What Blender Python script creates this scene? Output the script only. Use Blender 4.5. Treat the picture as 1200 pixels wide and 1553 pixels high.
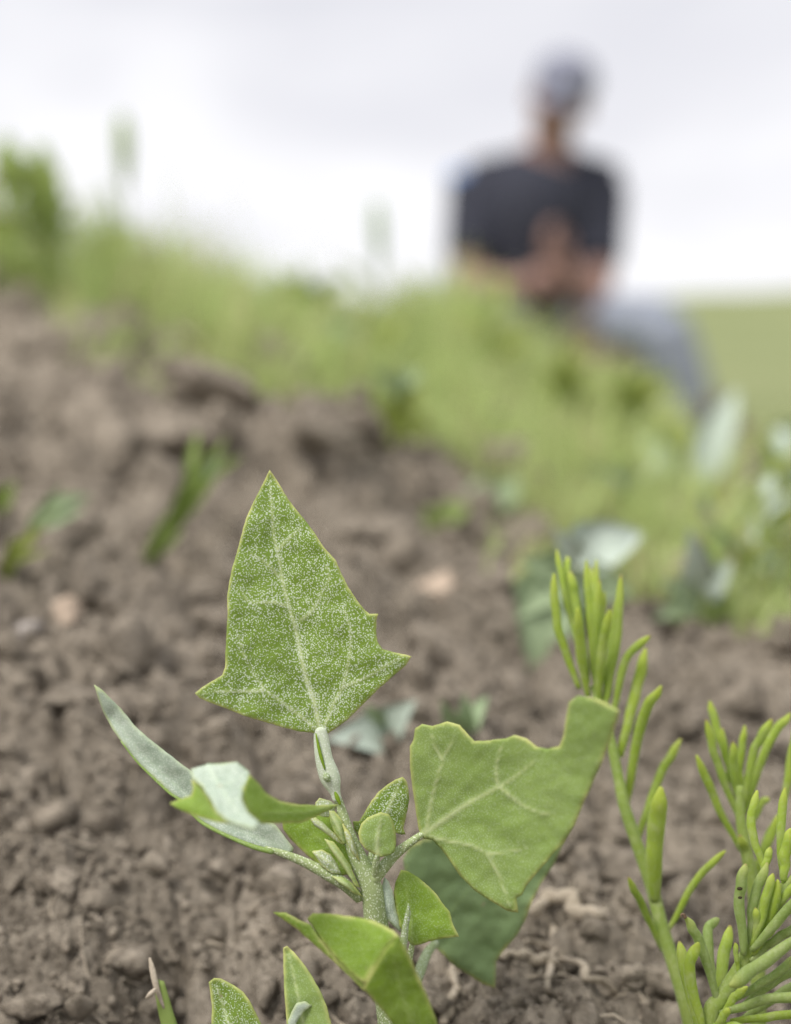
import bpy, bmesh, math, random
import numpy as np
from mathutils import Vector, Matrix, Quaternion
from mathutils.geometry import delaunay_2d_cdt

random.seed(7); rng = np.random.default_rng(11)
for o in list(bpy.data.objects): bpy.data.objects.remove(o)
SC = bpy.context.scene
COL = SC.collection

# ------------------------------------------------------------------ camera
W0, H0, FPX = 1200.0, 1553.0, 2500.0        # photo size and focal length in photo pixels
PITCH = math.radians(7.5); ZC = 0.14
CAM = np.array([0.0, 0.0, ZC])
FWD = np.array([0, math.cos(PITCH), -math.sin(PITCH)])
RGT = np.array([1.0, 0, 0]); UPV = np.array([0, math.sin(PITCH), math.cos(PITCH)])
cam = bpy.data.cameras.new('camera'); camo = bpy.data.objects.new('camera', cam); COL.objects.link(camo)
camo.location = CAM; camo.rotation_euler = (math.pi/2 - PITCH, 0, 0)
cam.sensor_fit = 'HORIZONTAL'; cam.sensor_width = 36; cam.lens = 36*FPX/W0
cam.clip_start = 0.02; cam.clip_end = 6000
cam.dof.use_dof = True; cam.dof.focus_distance = 0.25; cam.dof.aperture_fstop = 11.6
SC.camera = camo

def P(px, py, d):
    return CAM + d*(FWD + (px-W0/2)/FPX*RGT + (H0/2-py)/FPX*UPV)

# ------------------------------------------------------------------ sky and sun
SUN_EL, SUN_AZ = math.radians(56), math.radians(-128)      # azimuth from +Y towards +X
w = bpy.data.worlds.new('World'); SC.world = w; w.use_nodes = True
nt = w.node_tree; nt.nodes.clear()
def nn(t, kind, **kw):
    n = t.nodes.new(kind)
    for k, v in kw.items():
        if hasattr(n, k): setattr(n, k, v)
        else: n.inputs[k].default_value = v
    return n
out = nn(nt, 'ShaderNodeOutputWorld')
sky = nn(nt, 'ShaderNodeTexSky', sky_type='NISHITA', sun_disc=False, sun_elevation=SUN_EL, sun_rotation=SUN_AZ)
bg1 = nn(nt, 'ShaderNodeBackground'); bg1.inputs[1].default_value = 0.12
nt.links.new(sky.outputs[0], bg1.inputs[0])
tc = nn(nt, 'ShaderNodeTexCoord')
mp = nn(nt, 'ShaderNodeMapping'); mp.inputs['Scale'].default_value = (1, 1, 3); mp.inputs['Location'].default_value = (6.4, 0.1, 2.72)
nt.links.new(tc.outputs['Generated'], mp.inputs[0])
nz = nn(nt, 'ShaderNodeTexNoise'); nz.inputs['Scale'].default_value = 2.0; nz.inputs['Detail'].default_value = 5; nz.inputs['Distortion'].default_value = .8; nz.inputs['Roughness'].default_value = .5
nt.links.new(mp.outputs[0], nz.inputs['Vector'])
cr = nn(nt, 'ShaderNodeValToRGB')
cr.color_ramp.elements[0].position = .34; cr.color_ramp.elements[0].color = (.50, .505, .55, 1)
cr.color_ramp.elements[1].position = .56; cr.color_ramp.elements[1].color = (.715, .715, .735, 1)
nt.links.new(nz.outputs['Fac'], cr.inputs[0])
bg2 = nn(nt, 'ShaderNodeBackground'); bg2.inputs[1].default_value = 1.0
nt.links.new(cr.outputs[0], bg2.inputs[0])
nz2 = nn(nt, 'ShaderNodeTexNoise'); nz2.inputs['Scale'].default_value = 4.0; nz2.inputs['Detail'].default_value = 4
nt.links.new(mp.outputs[0], nz2.inputs['Vector'])
cr2 = nn(nt, 'ShaderNodeValToRGB')                      # thin gaps in the cloud
cr2.color_ramp.elements[0].position = .24; cr2.color_ramp.elements[0].color = (.75, .75, .75, 1)
cr2.color_ramp.elements[1].position = .36; cr2.color_ramp.elements[1].color = (1, 1, 1, 1)
nt.links.new(nz2.outputs['Fac'], cr2.inputs[0])
mx = nn(nt, 'ShaderNodeMixShader')
nt.links.new(cr2.outputs[0], mx.inputs[0]); nt.links.new(bg1.outputs[0], mx.inputs[1]); nt.links.new(bg2.outputs[0], mx.inputs[2])
nt.links.new(mx.outputs[0], out.inputs[0])

sl = bpy.data.lights.new('sun', 'SUN'); sl.energy = 2.3; sl.angle = math.radians(22); sl.color = (1, .96, .9)
so = bpy.data.objects.new('sun', sl); COL.objects.link(so)
sd = Vector((math.sin(SUN_AZ)*math.cos(SUN_EL), math.cos(SUN_AZ)*math.cos(SUN_EL), math.sin(SUN_EL)))
so.rotation_euler = sd.to_track_quat('Z', 'Y').to_euler(); so.location = (0, 0, 5)
SC.view_settings.view_transform = 'Standard'; SC.view_settings.look = 'None'
SC.view_settings.exposure = 0.54; SC.view_settings.gamma = 1; SC.view_settings.use_curve_mapping = False
SC.cycles.use_denoising = True; SC.cycles.denoising_prefilter = 'FAST'

# ------------------------------------------------------------------ helpers
def link_obj(name, me, parent=None):
    o = bpy.data.objects.new(name, me); COL.objects.link(o)
    if parent is not None: o.parent = parent
    return o
def tag(o, label=None, cat=None, group=None, kind=None):
    if label: o['label'] = label
    if cat: o['category'] = cat
    if group: o['group'] = group
    if kind: o['kind'] = kind
    return o
def thing(name, loc, label, cat, group=None):
    o = bpy.data.objects.new(name, None); COL.objects.link(o); o.location = loc
    o.empty_display_size = .01
    return tag(o, label, cat, group)
def mesh_from(verts, faces, mats, smooth=True, midx=None, attrs=None, name='mesh'):
    me = bpy.data.meshes.new(name)
    me.from_pydata([tuple(v) for v in verts], [], [tuple(f) for f in faces])
    for m in (mats if isinstance(mats, (list, tuple)) else [mats]): me.materials.append(m)
    if smooth: me.polygons.foreach_set('use_smooth', [True]*len(me.polygons))
    if midx is not None: me.polygons.foreach_set('material_index', list(midx))
    for k, a in (attrs or {}).items():
        at = me.attributes.new(k, 'FLOAT', 'POINT'); at.data.foreach_set('value', np.asarray(a, dtype=np.float32))
    me.update()
    return me
def fast_mesh(verts, faces, mat, attrs=None, smooth=True):
    """numpy arrays, all faces of one size"""
    me = bpy.data.meshes.new('mesh')
    n, k = faces.shape
    me.vertices.add(len(verts)); me.vertices.foreach_set('co', np.asarray(verts, dtype=np.float32).ravel())
    me.loops.add(n*k); me.loops.foreach_set('vertex_index', faces.astype(np.int32).ravel())
    me.polygons.add(n); me.polygons.foreach_set('loop_start', np.arange(0, n*k, k, dtype=np.int32))
    me.polygons.foreach_set('loop_total', np.full(n, k, dtype=np.int32))
    if smooth: me.polygons.foreach_set('use_smooth', np.ones(n, dtype=bool))
    me.materials.append(mat)
    for kk, a in (attrs or {}).items():
        at = me.attributes.new(kk, 'FLOAT', 'POINT'); at.data.foreach_set('value', np.asarray(a, dtype=np.float32))
    me.update(calc_edges=True); me.validate()
    return me

def hash2(ix, iy, s):
    h = (ix.astype(np.int64)*374761393 + iy.astype(np.int64)*668265263 + s*1442695041) & 0xFFFFFFFF
    h = ((h ^ (h >> 13))*1274126177) & 0xFFFFFFFF
    return (h ^ (h >> 16)) & 0xFFFFFFFF
def perlin(x, y, s=0):
    x = np.asarray(x, float); y = np.asarray(y, float)
    ix = np.floor(x).astype(np.int64); iy = np.floor(y).astype(np.int64); fx = x-ix; fy = y-iy
    u = fx**3*(fx*(fx*6-15)+10); v = fy**3*(fy*(fy*6-15)+10)
    def g(a, b, dx, dy):
        an = hash2(a, b, s)/4294967296.0*2*math.pi
        return np.cos(an)*dx + np.sin(an)*dy
    n00 = g(ix, iy, fx, fy); n10 = g(ix+1, iy, fx-1, fy); n01 = g(ix, iy+1, fx, fy-1); n11 = g(ix+1, iy+1, fx-1, fy-1)
    return ((n00*(1-u)+n10*u)*(1-v) + (n01*(1-u)+n11*u)*v)*1.4
def worley(x, y, s=0):
    """distance to nearest cell point, jittered grid; plus random id of that cell"""
    x = np.asarray(x, float); y = np.asarray(y, float)
    ix = np.floor(x).astype(np.int64); iy = np.floor(y).astype(np.int64)
    best = np.full(x.shape, 9.0); idv = np.zeros(x.shape)
    for dx in (-1, 0, 1):
        for dy in (-1, 0, 1):
            a = ix+dx; b = iy+dy
            cx = a + .15 + .7*hash2(a, b, s)/4294967296.0; cy = b + .15 + .7*hash2(a, b, s+7)/4294967296.0
            r = hash2(a, b, s+13)/4294967296.0
            d = np.hypot(x-cx, y-cy); m = d < best
            best = np.where(m, d, best); idv = np.where(m, r, idv)
    return best, idv

# ------------------------------------------------------------------ materials
def new_mat(name):
    m = bpy.data.materials.new(name); m.use_nodes = True
    t = m.node_tree; t.nodes.clear()
    o = nn(t, 'ShaderNodeOutputMaterial'); b = nn(t, 'ShaderNodeBsdfPrincipled')
    t.links.new(b.outputs[0], o.inputs[0])
    return m, t, b, o
def mixc(t, fac, a, b, mode='MIX'):
    n = nn(t, 'ShaderNodeMix', data_type='RGBA', blend_type=mode)
    for sock, v in ((n.inputs[0], fac), (n.inputs[6], a), (n.inputs[7], b)):
        if isinstance(v, (int, float)): sock.default_value = v
        elif isinstance(v, tuple): sock.default_value = (*v, 1) if len(v) == 3 else v
        else: t.links.new(v, sock)
    return n.outputs[2]
def mathn(t, op, a, b=None, clamp=False):
    n = nn(t, 'ShaderNodeMath', operation=op, use_clamp=clamp)
    for i, v in enumerate((a, b)):
        if v is None: continue
        if isinstance(v, (int, float)): n.inputs[i].default_value = v
        else: t.links.new(v, n.inputs[i])
    return n.outputs[0]
def ramp(t, fac, p0, p1, c0=(0, 0, 0), c1=(1, 1, 1)):
    n = nn(t, 'ShaderNodeMapRange'); n.inputs[1].default_value = p0; n.inputs[2].default_value = p1
    t.links.new(fac, n.inputs[0]); n.clamp = True
    return n.outputs[0]
def attr(t, name):
    return nn(t, 'ShaderNodeAttribute', attribute_name=name).outputs['Fac']
def noise(t, vec, scale, detail=3, rough=.5):
    n = nn(t, 'ShaderNodeTexNoise'); n.inputs['Scale'].default_value = scale; n.inputs['Detail'].default_value = detail; n.inputs['Roughness'].default_value = rough
    t.links.new(vec, n.inputs['Vector']); return n.outputs['Fac']
def add_translucency(t, b, o, col, fac):
    tr = nn(t, 'ShaderNodeBsdfTranslucent'); ms = nn(t, 'ShaderNodeMixShader'); ms.inputs[0].default_value = fac
    if isinstance(col, tuple): tr.inputs[0].default_value = (*col, 1)
    else: t.links.new(col, tr.inputs[0])
    t.links.new(b.outputs[0], ms.inputs[1]); t.links.new(tr.outputs[0], ms.inputs[2]); t.links.new(ms.outputs[0], o.inputs[0])

def mealy_mat(name, dark, light, speck_col, speck_amount, cell=0.00028, vein_col=(.66, .73, .40), rim_col=(.60, .62, .22), trans=.25, rough=.55, bump=.25):
    m, t, b, o = new_mat(name)
    oc = nn(t, 'ShaderNodeTexCoord').outputs['Object']
    base = mixc(t, ramp(t, noise(t, oc, 130, 4), .3, .7), dark, light)
    # fine reticulate mottling of the lamina
    base = mixc(t, mathn(t, 'MULTIPLY', ramp(t, noise(t, oc, 900, 2), .45, .7), .35), base, light)
    v = attr(t, 'vein')
    base = mixc(t, mathn(t, 'MULTIPLY', v, .88), base, vein_col)
    dens = ramp(t, noise(t, oc, 200, 2), .25, .65)
    sp_t = mathn(t, 'ADD', mathn(t, 'MULTIPLY', dens, .07), .37)
    sp_t = mathn(t, 'ADD', sp_t, mathn(t, 'MULTIPLY', attr(t, 'nearvein'), .10))
    vo = nn(t, 'ShaderNodeTexVoronoi'); vo.inputs['Scale'].default_value = 1/cell
    # warp the cells a little so grains are short worm-like clusters
    nz_ = nn(t, 'ShaderNodeTexNoise'); nz_.inputs['Scale'].default_value = 1.2/cell; nz_.inputs['Detail'].default_value = 1
    t.links.new(oc, nz_.inputs['Vector'])
    wv = nn(t, 'ShaderNodeVectorMath', operation='MULTIPLY_ADD'); wv.inputs[1].default_value = (cell*.9,)*3
    t.links.new(nz_.outputs['Color'], wv.inputs[0]); t.links.new(oc, wv.inputs[2])
    t.links.new(wv.outputs[0], vo.inputs['Vector'])
    sp = mathn(t, 'SUBTRACT', sp_t, vo.outputs['Distance'])
    sp = mathn(t, 'MULTIPLY', sp, 8.0, True)
    rim = attr(t, 'rim')
    sp = mathn(t, 'MULTIPLY', sp, mathn(t, 'SUBTRACT', 1.0, rim, True))
    spf = mathn(t, 'MULTIPLY', sp, speck_amount)
    base = mixc(t, mathn(t, 'MULTIPLY', rim, ramp(t, noise(t, oc, 240, 3), .3, .6)), base, rim_col)
    full = mixc(t, spf, base, speck_col)
    full = mixc(t, mathn(t, 'MULTIPLY', ramp(t, noise(t, oc, 310, 2, .5), .73, .77), .6), full, (.34, .27, .17))   # small dusty blemishes
    t.links.new(full, b.inputs['Base Color']); b.inputs['Roughness'].default_value = rough
    b.inputs['Specular IOR Level'].default_value = .3
    bp = nn(t, 'ShaderNodeBump'); bp.inputs['Strength'].default_value = bump; bp.inputs['Distance'].default_value = .00015
    t.links.new(sp, bp.inputs['Height']); t.links.new(bp.outputs[0], b.inputs['Normal'])
    tcol = mixc(t, .5, base, (.35, .5, .06))
    add_translucency(t, b, o, tcol, trans)
    return m
M = {}
M['leaf'] = mealy_mat('goosefoot_leaf_face', (.165, .262, .032), (.22, .335, .05), (.72, .80, .62), .85)
M['leaf_soft'] = mealy_mat('goosefoot_leaf_smooth', (.265, .385, .095), (.33, .455, .13), (.58, .69, .44), .40, vein_col=(.70, .77, .40))
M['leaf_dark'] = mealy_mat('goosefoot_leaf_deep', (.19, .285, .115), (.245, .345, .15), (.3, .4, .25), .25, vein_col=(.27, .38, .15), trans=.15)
M['leaf_bright'] = mealy_mat('goosefoot_leaf_bright', (.20, .325, .03), (.265, .405, .05), (.54, .66, .34), .35, vein_col=(.34, .46, .12))
M['silver'] = mealy_mat('goosefoot_leaf_silver', (.34, .43, .33), (.50, .58, .47), (.72, .77, .70), .5, vein_col=(.5, .6, .45), rim_col=(.48, .56, .30), trans=.12)
M['bud'] = mealy_mat('goosefoot_bud', (.33, .42, .20), (.42, .50, .28), (.80, .85, .74), .8, cell=.00034)
M['stem'] = mealy_mat('goosefoot_stem', (.26, .34, .14), (.36, .43, .20), (.76, .80, .64), .75, cell=.00036, trans=.05)
M['petiole'] = mealy_mat('goosefoot_petiole', (.52, .60, .42), (.66, .72, .58), (.88, .90, .84), .6, cell=.0003, trans=.15)
M['groove'] = mealy_mat('petiole_groove', (.20, .33, .02), (.26, .40, .03), (.4, .5, .2), .1, trans=.2)

def needle_mat(name, c0, c1, tip):
    m, t, b, o = new_mat(name)
    oc = nn(t, 'ShaderNodeTexCoord').outputs['Object']
    base = mixc(t, ramp(t, noise(t, oc, 160, 4), .3, .7), c0, c1)
    base = mixc(t, mathn(t, 'MULTIPLY', ramp(t, noise(t, oc, 1700, 3, .6), .45, .68), .30), base, (.58, .64, .40))
    rnd = nn(t, 'ShaderNodeObjectInfo').outputs['Random']
    base = mixc(t, mathn(t, 'MULTIPLY', rnd, .28), base, (.26, .38, .10))
    base = mixc(t, mathn(t, 'MULTIPLY', ramp(t, noise(t, oc, 420, 4, .6), .52, .68), .35), base, (.60, .62, .34))
    al = attr(t, 'along')
    base = mixc(t, mathn(t, 'MULTIPLY', ramp(t, al, .72, 1.0), .6), base, tip)
    base = mixc(t, mathn(t, 'MULTIPLY', ramp(t, al, .965, 1.0), ramp(t, rnd, .35, .75)), base, (.34, .24, .12))
    base = mixc(t, mathn(t, 'MULTIPLY', attr(t, 'ridge'), .35), base, (.50, .62, .24))
    t.links.new(base, b.inputs['Base Color']); b.inputs['Roughness'].default_value = .6
    b.inputs['Specular IOR Level'].default_value = .3; b.inputs['Sheen Weight'].default_value = .25; b.inputs['Sheen Roughness'].default_value = .4
    bp = nn(t, 'ShaderNodeBump'); bp.inputs['Strength'].default_value = .15; bp.inputs['Distance'].default_value = .0002
    t.links.new(noise(t, oc, 2200, 2), bp.inputs['Height']); t.links.new(bp.outputs[0], b.inputs['Normal'])
    add_translucency(t, b, o, mixc(t, .5, base, (.5, .65, .05)), .4)
    return m
M['needle'] = needle_mat('needle_leaf', (.36, .49, .05), (.46, .58, .085), (.60, .65, .11))
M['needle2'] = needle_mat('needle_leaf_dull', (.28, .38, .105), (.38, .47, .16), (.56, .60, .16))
M['needle_stem'] = needle_mat('needle_stem', (.28, .38, .08), (.36, .45, .10), (.42, .5, .14))
def plain(name, c0, c1, scale=60, rough=.8, trans=0, bump=0.2, bd=.001, spec=.2):
    m, t, b, o = new_mat(name)
    oc = nn(t, 'ShaderNodeTexCoord').outputs['Object']
    base = mixc(t, ramp(t, noise(t, oc, scale, 5, .6), .3, .7), c0, c1)
    t.links.new(base, b.inputs['Base Color']); b.inputs['Roughness'].default_value = rough; b.inputs['Specular IOR Level'].default_value = spec
    bp = nn(t, 'ShaderNodeBump'); bp.inputs['Strength'].default_value = bump; bp.inputs['Distance'].default_value = bd
    t.links.new(noise(t, oc, scale*6, 4), bp.inputs['Height']); t.links.new(bp.outputs[0], b.inputs['Normal'])
    if trans: add_translucency(t, b, o, base, trans)
    return m
M['dry'] = plain('dry_straw', (.34, .29, .22), (.52, .45, .36), 300)
M['dry_tip'] = plain('dead_tip', (.10, .06, .04), (.28, .2, .13), 900)
M['spot'] = plain('dark_spot', (.03, .03, .015), (.06, .05, .02), 900)
M['stone'] = plain('tan_stone', (.40, .315, .24), (.54, .435, .34), 70, bd=.002)
M['greystone'] = plain('grey_stone', (.36, .32, .29), (.50, .46, .42), 70, bd=.002)
def clod_mat():
    m, t, b, o = new_mat('soil_clod'); oc = nn(t, 'ShaderNodeTexCoord').outputs['Object']
    c = mixc(t, ramp(t, noise(t, oc, 170, 5, .65), .36, .66), (.16, .137, .108), (.48, .416, .335))
    c = mixc(t, mathn(t, 'MULTIPLY', ramp(t, noise(t, oc, 600, 4, .65), .5, .62), .5), c, (.14, .112, .086))
    t.links.new(c, b.inputs['Base Color']); b.inputs['Roughness'].default_value = .95; b.inputs['Specular IOR Level'].default_value = .06
    bp = nn(t, 'ShaderNodeBump'); bp.inputs['Strength'].default_value = .9; bp.inputs['Distance'].default_value = .002
    t.links.new(noise(t, oc, 420, 7, .72), bp.inputs['Height']); t.links.new(bp.outputs[0], b.inputs['Normal'])
    return m
M['clod'] = clod_mat()
M['weed'] = plain('weed_leaf', (.32, .43, .12), (.42, .52, .18), 40, trans=.45, rough=.5)
M['weed_y'] = plain('weed_leaf_yellow', (.40, .48, .12), (.52, .58, .18), 40, trans=.45, rough=.5)
M['weed_s'] = plain('weed_leaf_silver', (.48, .58, .48), (.64, .71, .62), 40, trans=.15, rough=.5)
M['weed_b'] = plain('weed_leaf_bluish', (.36, .47, .26), (.47, .57, .36), 40, trans=.35, rough=.5)
M['wstem'] = plain('weed_stem', (.24, .30, .10), (.32, .38, .14), 60)

# soil
m, t, b, o = new_mat('soil')
oc = nn(t, 'ShaderNodeTexCoord').outputs['Object']
c = mixc(t, ramp(t, noise(t, oc, 17, 6, .62), .36, .64), (.15, .128, .101), (.40, .345, .277))
c = mixc(t, mathn(t, 'MULTIPLY', ramp(t, noise(t, oc, 190, 6, .7), .40, .66), .75), c, (.51, .445, .36))
c = mixc(t, mathn(t, 'MULTIPLY', ramp(t, noise(t, oc, 430, 4, .65), .50, .64), .6), c, (.115, .096, .073))
gcol = mixc(t, ramp(t, noise(t, oc, .05, 6, .6), .35, .65), (.19, .22, .095), (.29, .305, .155))
gcol = mixc(t, mathn(t, 'MULTIPLY', ramp(t, noise(t, oc, 2.5, 5, .6), .4, .7), .5), gcol, (.17, .21, .085))
c = mixc(t, attr(t, 'green'), c, gcol)
t.links.new(c, b.inputs['Base Color']); b.inputs['Roughness'].default_value = .95; b.inputs['Specular IOR Level'].default_value = .08
bp = nn(t, 'ShaderNodeBump'); bp.inputs['Strength'].default_value = .9; bp.inputs['Distance'].default_value = .0022
t.links.new(noise(t, oc, 420, 7, .72), bp.inputs['Height']); t.links.new(bp.outputs[0], b.inputs['Normal'])
M['soil'] = m

# ------------------------------------------------------------------ ground
DEP = [.295, .345, .445, .64, .93, 1.35, 1.9, 2.7, 4.5, 7, 12, 30, 80, 150, 250]
FAR = [600, 560, 520, 490]
HILL = {-300: 460, 100: 460, 450: 458, 650: 456, 900: 453, 1100: 442, 1400: 424}
TAB = {-300: [1480, 1110, 900, 695, 520, 388, 365, 385, 440, 500],
       100: [1500, 1150, 930, 750, 597, 474, 448, 458, 488, 520],
       450: [1510, 1190, 960, 800, 672, 572, 525, 512, 515, 540],
       650: [1530, 1230, 990, 840, 695, 590, 550, 535, 530, 560],
       900: [1540, 1270, 1020, 860, 745, 665, 625, 600, 575, 580],
       1100: [1550, 1280, 1040, 900, 800, 745, 725, 710, 695, 640],
       1400: [1560, 1290, 1050, 920, 840, 795, 780, 755, 720, 660]}
ZNEAR = ZC - .137
cols = sorted(TAB); TH = np.array([math.atan((c-600)/FPX) for c in cols])
LR = np.linspace(math.log(.05), math.log(1600), 500)
ZT = []
for c_ in cols:
    pts = [P(c_, y, d) for d, y in zip(DEP, TAB[c_]+FAR+[HILL[c_]])]
    rr = [.05, .20, .262] + [math.hypot(p[0], p[1]) for p in pts] + [420, 1600]
    zz = [ZNEAR, ZNEAR, ZNEAR] + [p[2] for p in pts] + [-2.0, -10.0]
    zi = np.interp(LR, np.log(rr), zz)
    k = np.exp(-np.linspace(-2, 2, 13)**2); k /= k.sum()
    zi = np.convolve(np.pad(zi, 6, mode='edge'), k, mode='valid')
    ZT.append(zi)
ZT = np.array(ZT)
def base_h(x, y):
    x = np.asarray(x, float); y = np.asarray(y, float)
    th = np.clip(np.arctan2(x, y), TH[0], TH[-1]); lr = np.log(np.maximum(np.hypot(x, y), .0501))
    fi = np.interp(th, TH, np.arange(len(TH))); i = np.clip(fi.astype(int), 0, len(TH)-2); f = fi-i; f = f*f*(3-2*f)
    g = (lr-LR[0])/(LR[1]-LR[0]); j = np.clip(g.astype(int), 0, len(LR)-2); q = np.clip(g-j, 0, 1)
    a = ZT[i, j]*(1-q)+ZT[i, j+1]*q; bb = ZT[i+1, j]*(1-q)+ZT[i+1, j+1]*q
    return a*(1-f)+bb*f
def fbm(x, y, s, o=4, g=.5):
    v = 0; a = 1.0
    for i in range(o): v = v + a*perlin(x*2**i+i*7.3, y*2**i-i*3.1, s+i); a *= g
    return v
def detail_h(x, y):
    r = np.hypot(x, y)
    q1 = perlin(x*38, y*38, 5); q2 = perlin(x*38, y*38, 6); q3 = perlin(x*130, y*130, 15); q4 = perlin(x*130, y*130, 16)
    wx = x + .013*q1 + .004*q3; wy = y + .013*q2 + .004*q4
    def clod(sc, s):
        d, idv = worley(wx/sc, wy/sc, s)
        return np.clip(1.05-(d/.62)**3, -.55, 1)*(.15+.85*idv**1.3)
    near = np.clip(1-(r-.6)/.4, 0, 1); mid = np.clip((r-.34)/.22, 0, 1)*np.clip(1-(r-.95)/1.1, .15, 1)
    h = .0125*clod(.036, 1)*np.clip(1.3-mid, .3, 1) + .0048*clod(.017, 12)*near + .0012*clod(.0095, 2)*near
    side = np.clip(1-(x/np.maximum(r, .1)+.02)/.10, .3, 1)
    h = h + mid*side*(.036*clod(.14, 4) + .022*clod(.06, 5) + .009*(np.abs(fbm(x*22, y*22, 70, 4, .6))-.3))
    h = h + .0042*fbm(x*28, y*28, 8, 3) + mid*.016*perlin(x*7, y*7, 9) + (.0034*(np.abs(fbm(x*70, y*70, 40, 4, .62))-.35) + .0022*fbm(x*210, y*210, 60, 3, .7))*near
    return h
def H(x, y): return base_h(x, y) + detail_h(np.asarray(x, float), np.asarray(y, float))

th_f = np.radians(np.arange(-17, 17.01, .078))
th_s = np.radians(np.concatenate([np.arange(17.5, 40, .6), np.arange(41, 180.1, 3.5)]))
th_all = np.concatenate([-th_s[::-1], th_f, th_s])
r1 = np.arange(.2, .56, .0009); r0 = np.array([.02, .06, .1, .13, .16, .18])
r2 = .56*np.exp(np.arange(0, math.log(1500/.56), .0052*2.2)); r2 = np.concatenate([r2[r2 < 6], np.exp(np.linspace(math.log(6), math.log(1500), 110))])
rad = np.concatenate([r0, r1, r2])
T_, R_ = np.meshgrid(th_all, rad, indexing='ij')
gx, gy = R_*np.sin(T_), R_*np.cos(T_)
gz = H(gx, gy)
nT, nR = gx.shape
idx = np.arange(nT*nR).reshape(nT, nR)
quads = np.stack([idx[:-1, :-1], idx[:-1, 1:], idx[1:, 1:], idx[1:, :-1]], -1).reshape(-1, 4)[:, ::-1]
gr = np.hypot(gx, gy)
greenness = np.clip((gr-2.2)/3.0 + .5*perlin(gx*1.5, gy*1.5, 20), 0, 1)
gme = fast_mesh(np.stack([gx, gy, gz], -1).reshape(-1, 3), quads, M['soil'], {'green': greenness.ravel()})
ground = link_obj('ground', gme); tag(ground, kind='structure')

def hit(px, py, dmin=.27, dmax=30):
    ds = np.exp(np.linspace(math.log(dmin), math.log(dmax), 1500))
    pts = CAM + ds[:, None]*(FWD + (px-600)/FPX*RGT + (H0/2-py)/FPX*UPV)
    below = pts[:, 2] < H(pts[:, 0], pts[:, 1])
    i = int(np.argmax(below)) if below.any() else len(ds)-1
    return pts[i], ds[i]
def on_ground(px, d, dz=0.0):
    """ground point under column px at axis depth d"""
    x = (px-600)/FPX*d; y = d/math.cos(PITCH)
    for _ in range(4):
        z = float(H(np.array([x]), np.array([y]))[0])
        y = (d + math.sin(PITCH)*(z-ZC))/math.cos(PITCH)
    return np.array([x, y, z+dz])

# ------------------------------------------------------------------ loose crumbs, clods, stones
def ico(sub):
    bm = bmesh.new(); bmesh.ops.create_icosphere(bm, subdivisions=sub, radius=1)
    v = np.array([x.co[:] for x in bm.verts]); f = np.array([[q.index for q in p.verts] for p in bm.faces]); bm.free()
    return v, f
IV1, IF1 = ico(2); IV3, IF3 = ico(3)
def lump(v, seed, rough=.35):
    a = perlin(v[:, 0]*1.3+seed*3.1, v[:, 1]*1.3+v[:, 2]*1.7+seed*1.7, seed)
    b_ = perlin(v[:, 1]*2.7+seed, v[:, 2]*2.7-v[:, 0]*1.9, seed+3)
    c_ = perlin(v[:, 2]*6+v[:, 0]*3+seed, v[:, 1]*6-v[:, 0]*4, seed+5)
    return v*(1 + rough*a + rough*.6*b_ + rough*.3*c_)[:, None]
def angular(v, seed):
    r_ = np.random.default_rng(seed); v = lump(v, seed, .5)
    for _ in range(11):                                  # chop flat facets
        n_ = r_.normal(size=3); n_ /= np.linalg.norm(n_); k_ = r_.uniform(.32, .75); e = v@n_-k_
        v = v - np.maximum(e, 0)[:, None]*n_*.92
    return v
LUMPS = [angular(IV1, s) for s in range(24)]
vs, fs, off = [], [], 0
def scatter(n, dlo, dhi, slo, shi, pxlo=-250, pxhi=1450):
    global off
    d = np.exp(rng.uniform(math.log(dlo), math.log(dhi), n)); px = rng.uniform(pxlo, pxhi, n)
    x = (px-600)/FPX*d; y = d
    u = rng.uniform(0, 1, n); s = slo*(1-u*(1-(slo/shi)**1.8))**(-1/1.8)
    z = H(x, y)
    for i in range(n):
        q = np.array(Quaternion((rng.normal(), rng.normal(), rng.normal(), rng.normal())).normalized().to_matrix())
        sc = s[i]*np.array([rng.uniform(.8, 1.4), rng.uniform(.7, 1.1), rng.uniform(.55, .95)])
        v = (LUMPS[rng.integers(24)]*sc) @ q.T + np.array([x[i], y[i], z[i]+s[i]*.2])
        vs.append(v); fs.append(IF1+off); off += len(v)
scatter(10000, .235, .38, .0005, .0062)
scatter(4500, .35, .70, .0012, .011)
scatter(1300, .55, 1.5, .004, .030)
crumbs = link_obj('soil_crumbs', fast_mesh(np.concatenate(vs), np.concatenate(fs), M['clod'], smooth=False))
tag(crumbs, 'loose brown soil crumbs strewn over the bare bank', 'soil', kind='stuff')

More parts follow.
